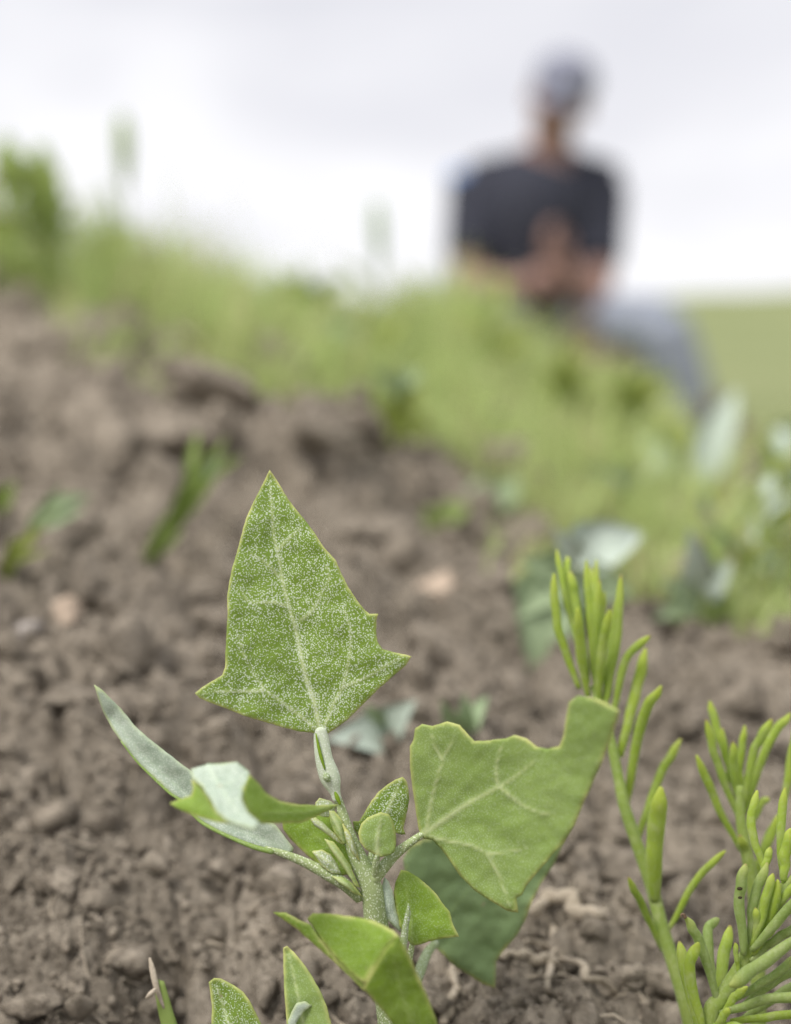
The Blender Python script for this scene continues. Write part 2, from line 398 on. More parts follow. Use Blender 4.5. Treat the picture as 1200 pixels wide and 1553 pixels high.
vs2, fs2, off2 = [], [], 0
for i in range(420):
    d = math.exp(rng.uniform(math.log(.25), math.log(.75))); px = rng.uniform(-200, 1400)
    x = (px-600)/FPX*d; L = rng.uniform(.003, .016)*(1 if d < .4 else 1.5); a = rng.uniform(0, 6.28); bnd = rng.normal()*.3
    u = np.linspace(-.5, .5, 5); ang = a+bnd*u*2
    cx = x+L*u*np.cos(ang); cy = d+L*u*np.sin(ang); cz = H(cx, cy)+.0006+L*.1*rng.uniform(-1, 1)*u
    r_ = rng.uniform(.00012, .0004)
    ring = np.array([[0, 0, 1], [.87, 0, -.5], [-.87, 0, -.5]])*r_
    rot = np.array([[math.cos(a+1.57), -math.sin(a+1.57), 0], [math.sin(a+1.57), math.cos(a+1.57), 0], [0, 0, 1]])
    v = (np.stack([cx, cy, cz], -1)[:, None, :] + (ring@rot.T)[None]).reshape(-1, 3)
    f = [(k*3+j, k*3+(j+1) % 3, (k+1)*3+(j+1) % 3, (k+1)*3+j) for k in range(4) for j in range(3)]
    vs2.append(v); fs2.append(np.array(f)+off2); off2 += 15
debris = link_obj('straw_bits', fast_mesh(np.concatenate(vs2), np.concatenate(fs2), M['dry']))
tag(debris, 'thin dry straw and root fibres scattered over the soil', 'straw', kind='stuff')

def lump_obj(name, px, py, wpx, hpx, mat, label, cat, group, seed, rough=.3, sink=.25):
    p, d = hit(px, py+hpx*.3)
    v = angular(IV3, seed)
    s = d/FPX
    v = v*np.array([wpx*.5*s, wpx*.42*s, hpx*.5*s])
    a = random.uniform(0, 6.28); ca, sa = math.cos(a)*.25, math.sin(a)*.25
    v = np.stack([v[:, 0]+ca*v[:, 1], v[:, 1]+sa*v[:, 2], v[:, 2]], -1)
    v[:, 2] += hpx*.5*s*(1-2*sink)
    o = link_obj(name, mesh_from(v, IF3, mat)); o.location = p
    return tag(o, label, cat, group)
lump_obj('stone', 96, 925, 50, 80, M['stone'], 'peach tan upright stone in the soil at the left', 'stone', None, 101, .18)
lump_obj('stone', 672, 890, 95, 55, M['stone'], 'flat pinkish tan stone to the right of the big upright leaf', 'stone', None, 102, .2)
lump_obj('stone', 40, 955, 60, 50, M['greystone'], 'pale grey stone beside the peach tan stone', 'stone', None, 103, .2)
CL = [(310, 890, 110, 95, 'blocky brown soil clod touching the left edge of the big upright leaf'), (165, 905, 80, 60, 'brown soil clod lying between the peach tan stone and the blocky clod'),
      (565, 790, 150, 80, 'pale soil clod below the dark hollow right of the big leaf tip'), (120, 500, 170, 130, 'large pale soil clod under the left grass clump'),
      (480, 650, 190, 100, 'wide soil clod above the tip of the big upright leaf'), (330, 570, 170, 120, 'large soil clod just below the crest grass'), (85, 690, 180, 130, 'broad soil clod above the leaning pale weed'),
      (290, 650, 150, 80, 'soil clod behind the slender leaning weed'), (720, 640, 170, 80, 'soil clod right of the yellowish weed on the bank'), (930, 760, 80, 70, 'greyish soil clod at the foot of the right-hand grass'),
      (90, 1060, 150, 60, 'flat soil clod left of the silvery leaf tip'), (640, 970, 110, 50, 'low soil clod in front of the flat pinkish stone'), (1120, 1010, 120, 50, 'soil clod behind the needle-leaved tuft'), (960, 1310, 130, 60, 'soil clod between the two stems of needle-leaved weed'), (70, 1510, 110, 60, 'soil clod near the half-dead grass shoot')]
for i, (px, py, wp, hp, lb) in enumerate(CL):
    lump_obj('soil_clod', px, py, wp, hp, M['clod'], lb, 'soil clod', 'soil clods on the bank', 200+i, .42, .3)

# ------------------------------------------------------------------ tubes and leaves
def catmull(pts, n):
    pts = np.array(pts, float)
    if len(pts) == 2: return pts[0] + np.linspace(0, 1, n)[:, None]*(pts[1]-pts[0])
    e = np.concatenate([[2*pts[0]-pts[1]], pts, [2*pts[-1]-pts[-2]]]); o_ = []
    m_ = len(pts)-1
    for u in np.linspace(0, m_, n):
        i = min(int(u), m_-1); f = u-i; a, b_, c_, d_ = e[i:i+4]
        o_.append(.5*((2*b_)+(-a+c_)*f+(2*a-5*b_+4*c_-d_)*f*f+(-a+3*b_-3*c_+d_)*f**3))
    return np.array(o_)
def tube(pts, rads, n=24, k=12, flat=1.0, flat_dir=None, close=True):
    """returns verts, quads/tri faces, along; pts world; flat<1 squashes along flat_dir"""
    pr = np.concatenate([np.array(pts, float), np.array(rads, float)[:, None]], 1)
    q = catmull(pr, n); c_ = q[:, :3]; r = np.maximum(q[:, 3], 1e-6)
    tg = np.gradient(c_, axis=0); tg /= np.linalg.norm(tg, axis=1)[:, None]
    ref = np.array(flat_dir if flat_dir is not None else [0.13, 1.0, 0.21], float)
    V, F, A = [], [], []
    for i in range(n):
        b1 = ref - tg[i]*np.dot(ref, tg[i]); b1 /= np.linalg.norm(b1); b2 = np.cross(tg[i], b1)
        for j in range(k):
            a = 2*math.pi*j/k
            V.append(c_[i] + r[i]*(math.cos(a)*b1*flat + math.sin(a)*b2)); A.append(i/(n-1))
    for i in range(n-1):
        for j in range(k):
            F.append((i*k+j, i*k+(j+1) % k, (i+1)*k+(j+1) % k, (i+1)*k+j))
    if close:
        V.append(c_[0]-tg[0]*r[0]*.3); A.append(0); b0 = len(V)-1
        V.append(c_[-1]+tg[-1]*r[-1]*.5); A.append(1); b1_ = len(V)-1
        for j in range(k):
            F.append((b0, (j+1) % k, j)); F.append((b1_, (n-1)*k+j, (n-1)*k+(j+1) % k))
    return np.array(V), F, np.array(A)
def tube_part(name, parent, pts, rads, mat, n=24, k=12, flat=1.0, flat_dir=None, root=None):
    V, F, A = tube(pts, rads, n, k, flat, flat_dir)
    ox = np.array((root or parent).location)
    me = mesh_from(V-ox, F, mat, attrs={'along': A, 'vein': np.zeros(len(V)), 'rim': np.zeros(len(V)), 'nearvein': np.zeros(len(V)), 'ridge': np.zeros(len(V))})
    return link_obj(name, me, parent)

def seg_dist(p, poly):
    p = np.asarray(p, float); best = np.full(len(p), 1e9); tpar = np.zeros(len(p))
    poly = np.asarray(poly, float)
    L = np.concatenate([[0], np.cumsum(np.linalg.norm(np.diff(poly, axis=0), axis=1))]); Lt = max(L[-1], 1e-9)
    for i in range(len(poly)-1):
        a, b_ = poly[i], poly[i+1]; ab = b_-a; l2 = ab@ab
        if l2 == 0: continue
        u = np.clip(((p-a)@ab)/l2, 0, 1); d = np.linalg.norm(p-(a+u[:, None]*ab), axis=1)
        m_ = d < best; best = np.where(m_, d, best); tpar = np.where(m_, (L[i]+u*(L[i+1]-L[i]))/Lt, tpar)
    return best, tpar
def inside(p, poly):
    x, y = p[:, 0], p[:, 1]; c_ = np.zeros(len(p), bool); n = len(poly)
    for i in range(n):
        (x1, y1), (x2, y2) = poly[i], poly[(i+1) % n]
        cond = ((y1 > y) != (y2 > y)); xi = (x2-x1)*(y-y1)/((y2-y1) if y2 != y1 else 1e-9)+x1
        c_ ^= cond & (x < xi)
    return c_
def resample(poly, step, jag=.35, seed=1):
    o_ = []; n = len(poly); r_ = random.Random(seed)
    for i in range(n):
        a = np.array(poly[i], float); b_ = np.array(poly[(i+1) % n], float); l = np.linalg.norm(b_-a); m_ = max(1, int(round(l/step)))
        for j in range(m_):
            p = a+(b_-a)*j/m_
            if j: p = p + np.array([r_.uniform(-jag, jag), r_.uniform(-jag, jag)])
            o_.append(tuple(p))
    return o_
def panel(outline, depth, veins=(), step=5, thick=.0004, rimw=3.0, vw=(4.0, 2.4), seed=1, wav=.0004, fold=0.0, vein_h=.00022, nv=16):
    """outline/veins in photo pixels; depth(px,py)->axis depth (vectorised). Returns V, F, midx, attrs"""
    ol = resample(outline, step, .3, seed)
    xs = [p[0] for p in ol]; ys = [p[1] for p in ol]
    gp = []; row = 0; y = min(ys)
    while y < max(ys):
        x = min(xs) + (step/2 if row % 2 else 0)
        while x < max(xs): gp.append((x, y)); x += step
        y += step*.866; row += 1
    gp = np.array(gp); gp = gp[inside(gp, ol)]
    if len(gp):
        dd, _ = seg_dist(gp, ol+[ol[0]]); gp = gp[dd > step*.45]
    allp = [Vector(p) for p in ol] + [Vector(p) for p in gp]
    n0 = len(ol); edges = [(i, (i+1) % n0) for i in range(n0)]
    r = delaunay_2d_cdt(allp, edges, [], 1, 1e-4)
    v2 = np.array([v[:] for v in r[0]]); F = [tuple(f) for f in r[2]]
    de, _ = seg_dist(v2, ol+[ol[0]])
    vein = np.zeros(len(v2)); near = np.zeros(len(v2)); dm = None
    for i, vl in enumerate(veins):
        sm = catmull(vl, 30); d_, tp = seg_dist(v2, sm)
        wv = vw[0]*(1-.65*tp) if i == 0 else vw[1]*(1-.5*tp)
        amp = 1.0 if i == 0 else .9
        vein = np.maximum(vein, amp*np.exp(-(d_/wv)**2)*(1-.35*tp)); near = np.maximum(near, np.exp(-(d_/nv)**2)*(1-.6*tp)*amp)
        if i == 0: dm = d_
    dep = np.asarray(depth(v2[:, 0], v2[:, 1]), float)*np.ones(len(v2))
    dep = dep + wav*perlin(v2[:, 0]/45+seed, v2[:, 1]/45, seed) + .35*wav*perlin(v2[:, 0]/16, v2[:, 1]/16+seed, seed+1)
    if dm is not None and fold: dep = dep - fold*dm/FPX*.25
    rim = np.exp(-(de/rimw)**2)
    f3 = FWD + ((v2[:, :1]-600)/FPX)*RGT + ((H0/2-v2[:, 1:])/FPX)*UPV
    V = CAM + dep[:, None]*f3
    # orientation to the camera
    fl = []
    for f in F:
        a, b_, c_ = V[f[0]], V[f[1]], V[f[2]]
        nrm = np.cross(b_-a, c_-a)
        fl.append(f if np.dot(nrm, CAM-a) > 0 else f[::-1])
    F = fl
    N = np.zeros_like(V)
    for f in F:
        nrm = np.cross(V[f[1]]-V[f[0]], V[f[2]]-V[f[0]])
        for i in f: N[i] += nrm
    N /= np.maximum(np.linalg.norm(N, axis=1), 1e-12)[:, None]
    edge_t = .35 + .65*np.clip(de/8, 0, 1)
    Vf = V + N*(thick*.5*edge_t + vein_h*vein)[:, None]; Vb = V - N*(thick*.5*edge_t + vein_h*1.2*vein)[:, None]
    n = len(V)
    FF = list(F) + [tuple(i+n for i in f[::-1]) for f in F]; mi = [0]*len(F) + [1]*len(F)
    cnt = {}
    for f in F:
        for i in range(3):
            e = (f[i], f[(i+1) % 3]); cnt[e] = 1
    for (a, b_) in list(cnt):
        if (b_, a) not in cnt: FF.append((b_, a, a+n, b_+n)); mi.append(0)
    A = lambda q: np.concatenate([q, q])
    return np.concatenate([Vf, Vb]), FF, mi, {'vein': A(vein), 'rim': A(rim), 'nearvein': A(near), 'along': A(np.zeros(n)), 'ridge': A(np.zeros(n))}
def merge(panels):
    V, F, mi, at = [], [], [], {}
    off_ = 0
    for (v, f, m_, a) in panels:
        V.append(v); F += [tuple(i+off_ for i in q) for q in f]; mi += list(m_); off_ += len(v)
        for k in a: at.setdefault(k, []).append(a[k])
    return np.concatenate(V), F, mi, {k: np.concatenate(x) for k, x in at.items()}
def leaf_part(parent, panels, mats, label=None, name='leaf'):
    if not isinstance(panels, list): panels = [panels]
    V, F, mi, at = merge(panels)
    me = mesh_from(V-np.array(parent.location), F, mats, midx=mi, attrs=at)
    o = link_obj(name, me, parent)
    if label: o['label'] = label
    return o
def sub_tube(name, leaf, root, pts, rads, mat, **kw):
    return tube_part(name, leaf, pts, rads, mat, root=root, **kw)
Z1 = lambda l: [(280+x/3.3333, 700+y/3.3333) for x, y in l]
Z2 = lambda l: [(130+x/3.0, 1020+y/3.0) for x, y in l]
Z3 = lambda l: [(430+x/4.315, 1080+y/4.315) for x, y in l]
Z4 = lambda l: [(580+x/3.158, 1030+y/3.158) for x, y in l]
Z5 = lambda l: [(200+x/2.4, 1340+y/2.4) for x, y in l]
Z6 = lambda l: [(800+x/3.0, 810+y/3.0) for x, y in l]
Z7 = lambda l: [(900+x/3.0876, 1050+y/3.0876) for x, y in l]
def at_d(pix, ds):
    if isinstance(ds, (int, float)): ds = [ds]*len(pix)
    return [P(x, y, d) for (x, y), d in zip(pix, ds)]
PXM = .25/FPX        # metres per photo pixel in the focal plane

# ------------------------------------------------------------------ the goosefoot plant
gbase = on_ground(604, .252)
goose = thing('goosefoot_plant', gbase, 'grey green goosefoot weed with one big upright frosted arrow-shaped leaf', 'plant')
# main stem
sp = at_d(Z3([(345, 535), (378, 640), (425, 800), (500, 980), (575, 1150), (602, 1340), (628, 1560)]) + [(588, 1480), (596, 1570)][1:], [.2505, .2505, .2505, .2505, .2505, .251, .2515, .252])
sp.append(gbase - np.array([0, 0, .004]))
tube_part('stem', goose, sp, [.0006, .00075, .00105, .0014, .00165, .0018, .0020, .0022, .0026], M['stem'], n=50, k=14)

# hero leaf
hero = Z1([(430, 42), (470, 100), (520, 185), (570, 250), (615, 305), (660, 365), (705, 435), (765, 500), (790, 560), (830, 640), (870, 700), (910, 750), (935, 770), (980, 770),
           (970, 800), (968, 860), (975, 910), (1000, 948), (1060, 965), (1110, 975), (1148, 985), (1120, 1030), (1060, 1080), (980, 1150), (900, 1230), (830, 1300), (770, 1345), (730, 1372), (690, 1385), (640, 1370),
           (580, 1365), (500, 1345), (400, 1315), (300, 1285), (200, 1245), (120, 1215), (75, 1195), (52, 1172), (90, 1140), (150, 1105), (190, 1080), (205, 1040), (207, 960), (213, 850), (218, 760), (215, 690), (225, 620),
           (240, 540), (262, 470), (285, 380), (310, 290), (350, 200), (395, 115)])
hv = [Z1(l) for l in ([(690, 1380), (650, 1200), (605, 1060), (580, 930), (555, 820), (530, 740), (500, 620), (475, 480), (450, 360), (440, 200), (432, 90)],
      [(660, 1350), (590, 1290), (480, 1210), (400, 1150), (340, 1060), (300, 980), (270, 880)], [(400, 1158), (300, 1160), (200, 1160), (90, 1172)],
      [(705, 1350), (760, 1220), (810, 1110), (840, 960), (840, 850), (810, 750)], [(800, 1140), (920, 1090), (1060, 1010), (1110, 990)],
      [(530, 735), (440, 710), (330, 712), (270, 640)], [(590, 800), (650, 750), (700, 660), (735, 590), (720, 520)], [(500, 610), (420, 520), (340, 470)], [(470, 450), (540, 380), (600, 330)])]
hd = lambda x, y: .2500 + (1110-y)*3e-6 - (x-460)*2e-6 + 2.2e-8*(x-460)**2
hl = leaf_part(goose, panel(hero, hd, hv, step=4, fold=.35, vw=(4.2, 2.2), rimw=2.4, vein_h=.00018), [M['leaf'], M['silver']], 'large upright arrow-shaped leaf frosted with white grains')
sub_tube('petiole', hl, goose, at_d(Z3([(240, 105), (250, 200), (266, 310), (296, 405), (316, 460), (338, 525), (352, 575)]), .2497),
         [.00105, .00122, .00138, .00160, .00145, .00085, .0007], M['petiole'], n=30, k=14, flat=.62)
sub_tube('petiole_groove', hl, goose, at_d(Z3([(212, 140), (228, 220), (248, 300), (272, 378)]), .2487), [.0001, .00022, .00026, .0001], M['groove'], n=14, k=8)
sub_tube('petiole_groove', hl, goose, at_d(Z3([(338, 520), (352, 560), (372, 605)]), .2493), [.0002, .00036, .0002], M['groove'], n=10, k=8)
sub_tube('petiole_knob', hl, goose, at_d(Z3([(270, 400), (282, 428), (300, 452)]), .2486), [.0003, .0006, .0003], M['bud'], n=10, k=10)

# right leaf
rl = Z4([(175, 720), (160, 620), (145, 520), (133, 420), (133, 320), (150, 290), (158, 235), (190, 215), (240, 225), (310, 203), (370, 220), (405, 260), (440, 298), (500, 295), (590, 285), (630, 268), (690, 285), (740, 325),
         (790, 335), (850, 320), (868, 270), (880, 190), (895, 110), (935, 80), (1000, 88), (1060, 110), (1135, 150), (1120, 210), (1090, 300), (1050, 400), (1010, 490), (960, 600), (920, 700), (870, 780), (800, 860), (740, 930),
         (690, 990), (668, 1035), (642, 1048), (650, 1118), (600, 1110), (550, 1080), (500, 1050), (440, 1010), (380, 950), (330, 880), (280, 810), (240, 770), (200, 765)])
rv = [Z4(l) for l in ([(190, 745), (300, 670), (420, 590), (560, 515), (640, 465), (740, 385)], [(560, 515), (550, 440), (560, 370), (578, 310)], [(575, 520), (660, 590), (740, 630), (830, 650)],
      [(235, 755), (330, 775), (430, 795), (510, 830), (600, 825), (700, 808)], [(510, 830), (550, 910), (590, 1010), (615, 1085)], [(215, 715), (235, 600), (260, 490), (300, 370), (330, 310), (350, 260)], [(290, 380), (250, 300), (240, 250)])]
def rd(x, y):
    s = (x-640)*.86 - (y-1265)*.3
    s = np.clip(s, 0, None)
    return .2500 - 7.8e-5*s - 1.0e-7*s**2*.5 + 1.5e-5*np.abs((y-1265)*.86+(x-640)*.5)*.6
rleaf = leaf_part(goose, panel(rl, rd, rv, step=5, fold=.2, vw=(4.5, 2.6), rimw=3.2, seed=3, wav=.0004), [M['leaf_soft'], M['silver']], 'broad leaf with chewed ragged upper edge and folded side')
sub_tube('petiole', rleaf, goose, at_d(Z3([(925, 790), (850, 840), (740, 925), (650, 1020), (575, 1110), (545, 1170)]), [.2498, .2497, .2497, .2498, .2502, .251]), [.0005, .0006, .0008, .0010, .0011, .0008], M['stem'], n=24, k=12)
# dark leaf behind it
dl = Z4([(100, 860), (130, 800), (190, 770), (300, 740), (500, 720), (700, 720), (850, 740), (870, 780), (820, 890), (760, 980), (720, 1060), (690, 1140), (650, 1220), (590, 1290), (545, 1350), (540, 1480), (480, 1460), (420, 1420), (340, 1370), (280, 1310), (240, 1270), (200, 1200), (150, 1100), (110, 950)])
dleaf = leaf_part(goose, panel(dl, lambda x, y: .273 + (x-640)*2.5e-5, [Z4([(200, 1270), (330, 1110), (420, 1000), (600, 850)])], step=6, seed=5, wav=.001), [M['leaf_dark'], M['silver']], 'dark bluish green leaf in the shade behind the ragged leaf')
sub_tube('petiole', dleaf, goose, [P(662, 1430, .2715), P(648, 1446, .268), P(630, 1490, .259), P(606, 1545, .2525)], [.0006, .0008, .001, .0011], M['bud'], n=16, k=10)
# silver long leaf
ll = Z2([(38, 55), (75, 80), (110, 115), (160, 165), (220, 240), (280, 295), (350, 350), (420, 405), (480, 450), (560, 520), (640, 600), (760, 650), (860, 690), (900, 740), (945, 800), (940, 822), (850, 815), (760, 790), (650, 745), (560, 700), (510, 665), (430, 580), (380, 545), (300, 470), (230, 400), (160, 310), (120, 255), (80, 180), (55, 110)])
lleaf = leaf_part(goose, panel(ll, lambda x, y: .2515 + (440-x)*2.2e-5, [Z2([(940, 815), (760, 740), (560, 640), (420, 520), (250, 360), (120, 200)])], step=5, seed=7, fold=.5, rimw=2.6), [M['silver'], M['leaf']], 'long silvery leaf reaching out to the left, seen edge-on')
sub_tube('leaf_margin', lleaf, goose, at_d(Z2([(160, 312), (230, 402), (300, 472), (380, 547), (430, 582), (510, 667), (560, 702), (650, 747), (760, 792), (850, 817)]), [.2548, .2543, .2538, .2532, .2528, .2521, .2517, .2511, .2503, .250]), [.0001, .00016, .0002, .00022, .00024, .00028, .0003, .0003, .0004, .0004], M['leaf_soft'], n=30, k=8)
sub_tube('petiole', lleaf, goose, at_d(Z2([(815, 800), (900, 825), (1010, 870), (1110, 925), (1180, 965), (1250, 1030)]), [.2505, .2502, .2500, .2498, .250, .251]), [.0004, .0006, .0008, .00095, .0010, .0009], M['stem'], n=24, k=12, flat=.8)
# curled leaf in front of it
cw = Z2([(478, 440), (560, 418), (690, 408), (745, 452), (745, 485), (715, 530), (712, 580), (740, 640), (790, 682), (765, 715), (690, 692), (640, 672), (600, 640), (570, 582), (530, 520), (485, 480)])
cl_ = Z2([(480, 485), (530, 520), (570, 585), (600, 640), (645, 672), (690, 692), (600, 682), (500, 655), (420, 620), (382, 597), (420, 580), (480, 560), (490, 530)])
crr = Z2([(745, 465), (790, 510), (820, 550), (880, 585), (960, 600), (1060, 605), (1150, 602), (1100, 630), (1040, 660), (980, 685), (880, 686), (800, 688), (740, 642), (712, 580), (715, 530)])
X2 = lambda v: 130+v/3.0
Y2 = lambda v: 1020+v/3.0
cwd = lambda x, y: .2275 - (y-Y2(408))*1.25e-4
CV = [Z2([(560, 425), (610, 520), (680, 620), (760, 700)]), Z2([(610, 520), (680, 500), (735, 460)]), Z2([(650, 590), (700, 575), (715, 550)])]
curl = leaf_part(goose, [panel(cw, cwd, CV, step=4, seed=9, rimw=2, wav=.0012), 
    panel(cl_, lambda x, y: .2235 + (X2(690)-x)*3e-5 - (y-Y2(500))*4e-5, [], step=4, seed=10, rimw=2.4),
    panel(crr, lambda x, y: .2215 + (x-X2(715))*1.55e-4 - (y-Y2(560))*6e-5, [Z2([(1150, 605), (980, 640), (800, 640)])], step=4, seed=11, rimw=3)], [M['leaf_bright'], M['silver']], 'curled leaf with its pale side rolled up, sky brightness put into its colour, and green lobes below')
curl.data.polygons.foreach_set('material_index', [1-p.material_index if p.center.z > 9 else p.material_index for p in curl.data.polygons])
# rolled band takes the pale side's colour, sky brightness on its top painted in
nb = len(panel(cw, cwd, CV, step=4, seed=9, rimw=2, wav=.0012)[1])
for i_, p_ in enumerate(curl.data.polygons):
    if i_ < nb: p_.material_index = 1
# wedge leaf and bud cluster in the axil
wl = Z3([(-10, 700), (130, 690), (280, 645), (400, 760), (440, 900), (470, 1010), (430, 1060), (350, 1078), (270, 1040), (200, 975), (120, 905), (50, 835), (0, 770)])
leaf_part(goose, panel(wl, lambda x, y: .2525+(500-x)*2e-5, [Z3([(430, 1040), (300, 880), (120, 750)])], step=5, seed=12), [M['leaf_bright'], M['silver']], 'shaded green leaf tucked under the curled leaf')
for k_, (pl, d) in enumerate((([(205, 640), (210, 590), (235, 562), (270, 570), (310, 582), (345, 612), (330, 660), (290, 690), (240, 680)], .2496), ([(300, 640), (335, 650), (380, 700), (420, 790), (430, 860), (390, 860), (340, 800), (305, 720)], .2494),
                     ([(175, 690), (210, 690), (270, 735), (330, 790), (395, 870), (350, 850), (270, 790), (200, 740)], .2489), ([(270, 830), (330, 850), (390, 930), (440, 1010), (500, 1150), (470, 1140), (400, 1030), (330, 930)], .2487),
                     ([(190, 910), (250, 900), (310, 930), (350, 990), (380, 1060), (320, 1060), (250, 1010)], .2491), ([(320, 1075), (380, 1080), (450, 1120), (520, 1210), (450, 1180), (380, 1130)], .2486), ([(390, 730), (440, 800), (480, 900), (500, 980), (455, 930), (410, 840)], .2488))):
    pz = Z3(pl); xc = sum(p[0] for p in pz)/len(pz)
    leaf_part(goose, panel(pz, lambda x, y, d=d, xc=xc: d+6e-6*np.abs(x-xc)*4, [[pz[0], (xc, sum(p[1] for p in pz)/len(pz)), pz[len(pz)//2+1]]], step=3, seed=60+k_, rimw=2, thick=.0006), [M['bud'] if k_ % 2 == 0 else M['leaf_soft'], M['silver']], name='bud_leaf')
# small leaves
def small_leaf(pts, dep, veins, mats, seed, lab=None, step=4, **kw):
    return leaf_part(goose, panel(pts, dep, veins, step=step, seed=seed, **kw), mats, lab)
s1 = small_leaf(Z3([(455, 715), (495, 715), (530, 660), (570, 590), (620, 525), (680, 475), (740, 440), (780, 425), (805, 450), (820, 510), (822, 580), (810, 650), (795, 720), (785, 760), (800, 800), (770, 802), (735, 790), (700, 850), (600, 850), (520, 830), (480, 800), (460, 760)]),
    lambda x, y: .2525-(1260-y)*5e-6, [Z3([(600, 850), (660, 700), (720, 560), (770, 450)])], [M['leaf'], M['silver']], 21, 'small pointed leaf beside the petiole of the ragged leaf')
sub_tube('petiole', s1, goose, at_d(Z3([(600, 835), (580, 920), (560, 1010), (560, 1080)]), [.2525, .2522, .2515, .2508]), [.0004, .0005, .0006, .0006], M['stem'], n=14, k=10)
s2 = small_leaf(Z3([(600, 670), (640, 655), (690, 670), (720, 720), (735, 790), (738, 860), (725, 920), (680, 940), (640, 950), (590, 930), (540, 900), (500, 850), (490, 790), (510, 730), (550, 690)]),
    lambda x, y: .2475+2e-7*(x-572)**2, [Z3([(615, 940), (615, 840), (625, 760), (640, 690)])], [M['leaf_soft'], M['silver']], 22, 'small rounded young leaf in front of the small pointed leaf')
sub_tube('petiole', s2, goose, at_d(Z3([(615, 930), (606, 980), (602, 1040), (598, 1100)]), [.2476, .2482, .2490, .2500]), [.0004, .00055, .0006, .0006], M['stem'], n=14, k=10)
s3 = small_leaf(Z3([(770, 1032), (810, 1040), (880, 1080), (950, 1140), (1000, 1190), (1040, 1250), (1090, 1310), (1110, 1390), (1150, 1470), (1050, 1480), (950, 1500), (900, 1520), (850, 1530), (800, 1480), (760, 1400), (730, 1300), (720, 1180), (735, 1110)]),
    lambda x, y: .2520-(y-1320)*1e-5+(x-620)*1e-5, [Z3([(840, 1520), (830, 1380), (810, 1200), (780, 1060)])], [M['leaf_bright'], M['silver']], 23, 'pointed oval leaf drooping under the ragged leaf')
sub_tube('petiole', s3, goose, [P(626, 1428, .2514), P(622, 1450, .2512), P(612, 1500, .2515)], [.0004, .0005, .0006], M['stem'], n=12, k=10)
small_leaf(Z3([(660, 1080), (690, 1110), (715, 1170), (730, 1270), (760, 1380), (770, 1440), (720, 1400), (670, 1350), (645, 1280), (635, 1180)]), lambda x, y: .2508, [Z3([(750, 1420), (690, 1280), (665, 1100)])], [M['silver'], M['leaf']], 24, 'narrow silvery leaf standing beside the stem')
tube_part('bud_leaf', goose, at_d(Z3([(818, 1252), (815, 1320), (800, 1400), (790, 1480), (780, 1560)]), .2492), [.0001, .00042, .0005, .0006, .0006], M['bud'], n=16, k=10)
# folded leaf at the bottom
b0 = Z5([(515, 105), (560, 106), (620, 138), (650, 150), (690, 210), (740, 270), (800, 330), (848, 362), (845, 392), (800, 345), (740, 288), (680, 236), (600, 165)])
b1 = Z5([(640, 128), (660, 108), (720, 110), (800, 120), (880, 135), (950, 170), (972, 192), (930, 232), (885, 300), (850, 365), (800, 330), (740, 270), (690, 210), (655, 150)])
b2 = Z5([(972, 192), (1000, 240), (1040, 330), (1080, 420), (1110, 500), (1125, 580), (1120, 660), (1040, 680), (985, 560), (920, 470), (845, 385), (850, 362), (885, 300), (930, 232)])
X5 = lambda v: 200+v/2.4
Y5 = lambda v: 1340+v/2.4
fd1 = lambda x, y: .2380 - (x-X5(515))*7.0e-5
fl_ = leaf_part(goose, [panel(b0, lambda x, y: .2385-(x-X5(515))*6e-5, [], step=5, seed=31, rimw=2), panel(b1, lambda x, y: fd1(x, y) + (Y5(365)-y)*2e-5, [], step=5, seed=32, rimw=4), panel(b2, lambda x, y: fd1(X5(910)+0*x, y) - (x-X5(910))*2.0e-5 + (y-Y5(300))*5e-5, [Z5([(1080, 640), (1000, 450), (950, 250)])], step=5, seed=33, rimw=3)],
    [M['leaf_bright'], M['silver']], 'bright green leaf folded lengthwise in front of the stem')
sub_tube('petiole', fl_, goose, [P(650, 1592, .233), P(640, 1620, .239), P(618, 1640, .246), P(606, 1650, .251)], [.0006, .0008, .001, .001], M['stem'], n=14, k=10)
# low leaves
l1 = leaf_part(goose, panel(Z5([(552, 235), (565, 228), (590, 250), (630, 300), (660, 345), (690, 400), (710, 450), (725, 511), (735, 570), (700, 660), (640, 690), (590, 650), (570, 560), (562, 480), (556, 400), (552, 300)]), lambda x, y: .2475+(1460-y)*1e-5, [Z5([(640, 680), (625, 520), (600, 380), (570, 250)])], step=5, seed=41, fold=.6), [M['leaf_soft'], M['silver']], 'low pointed leaf standing upright, mid green')
sub_tube('petiole', l1, goose, [P(466, 1622, .2466), P(490, 1650, .248), P(560, 1670, .251), P(604, 1665, .252)], [.0006, .0008, .0009, .001], M['stem'], n=14, k=10)
leaf_part(goose, panel(Z5([(562, 515), (580, 470), (600, 435), (630, 428), (655, 445), (625, 468), (600, 505), (590, 560), (570, 620), (556, 580)]), lambda x, y: .2455, [], step=4, seed=42), [M['silver'], M['leaf']], 'tiny silvery leaf at the foot of the low pointed leaf')
l2 = leaf_part(goose, panel(Z5([(280, 360), (300, 345), (325, 347), (370, 370), (405, 395), (430, 430), (455, 480), (475, 520), (480, 590), (440, 680), (370, 700), (310, 640), (290, 560), (292, 450), (285, 390)]), lambda x, y: .2485+(1500-y)*1e-5, [Z5([(390, 690), (360, 540), (310, 370)])], step=4.5, seed=43, fold=.4), [M['leaf'], M['silver']], 'low blunt leaf frosted with white grains')
sub_tube('petiole', l2, goose, [P(362, 1630, .2472), P(400, 1655, .248), P(500, 1680, .250), P(602, 1680, .252)], [.0006, .0008, .0009, .001], M['stem'], n=16, k=10)

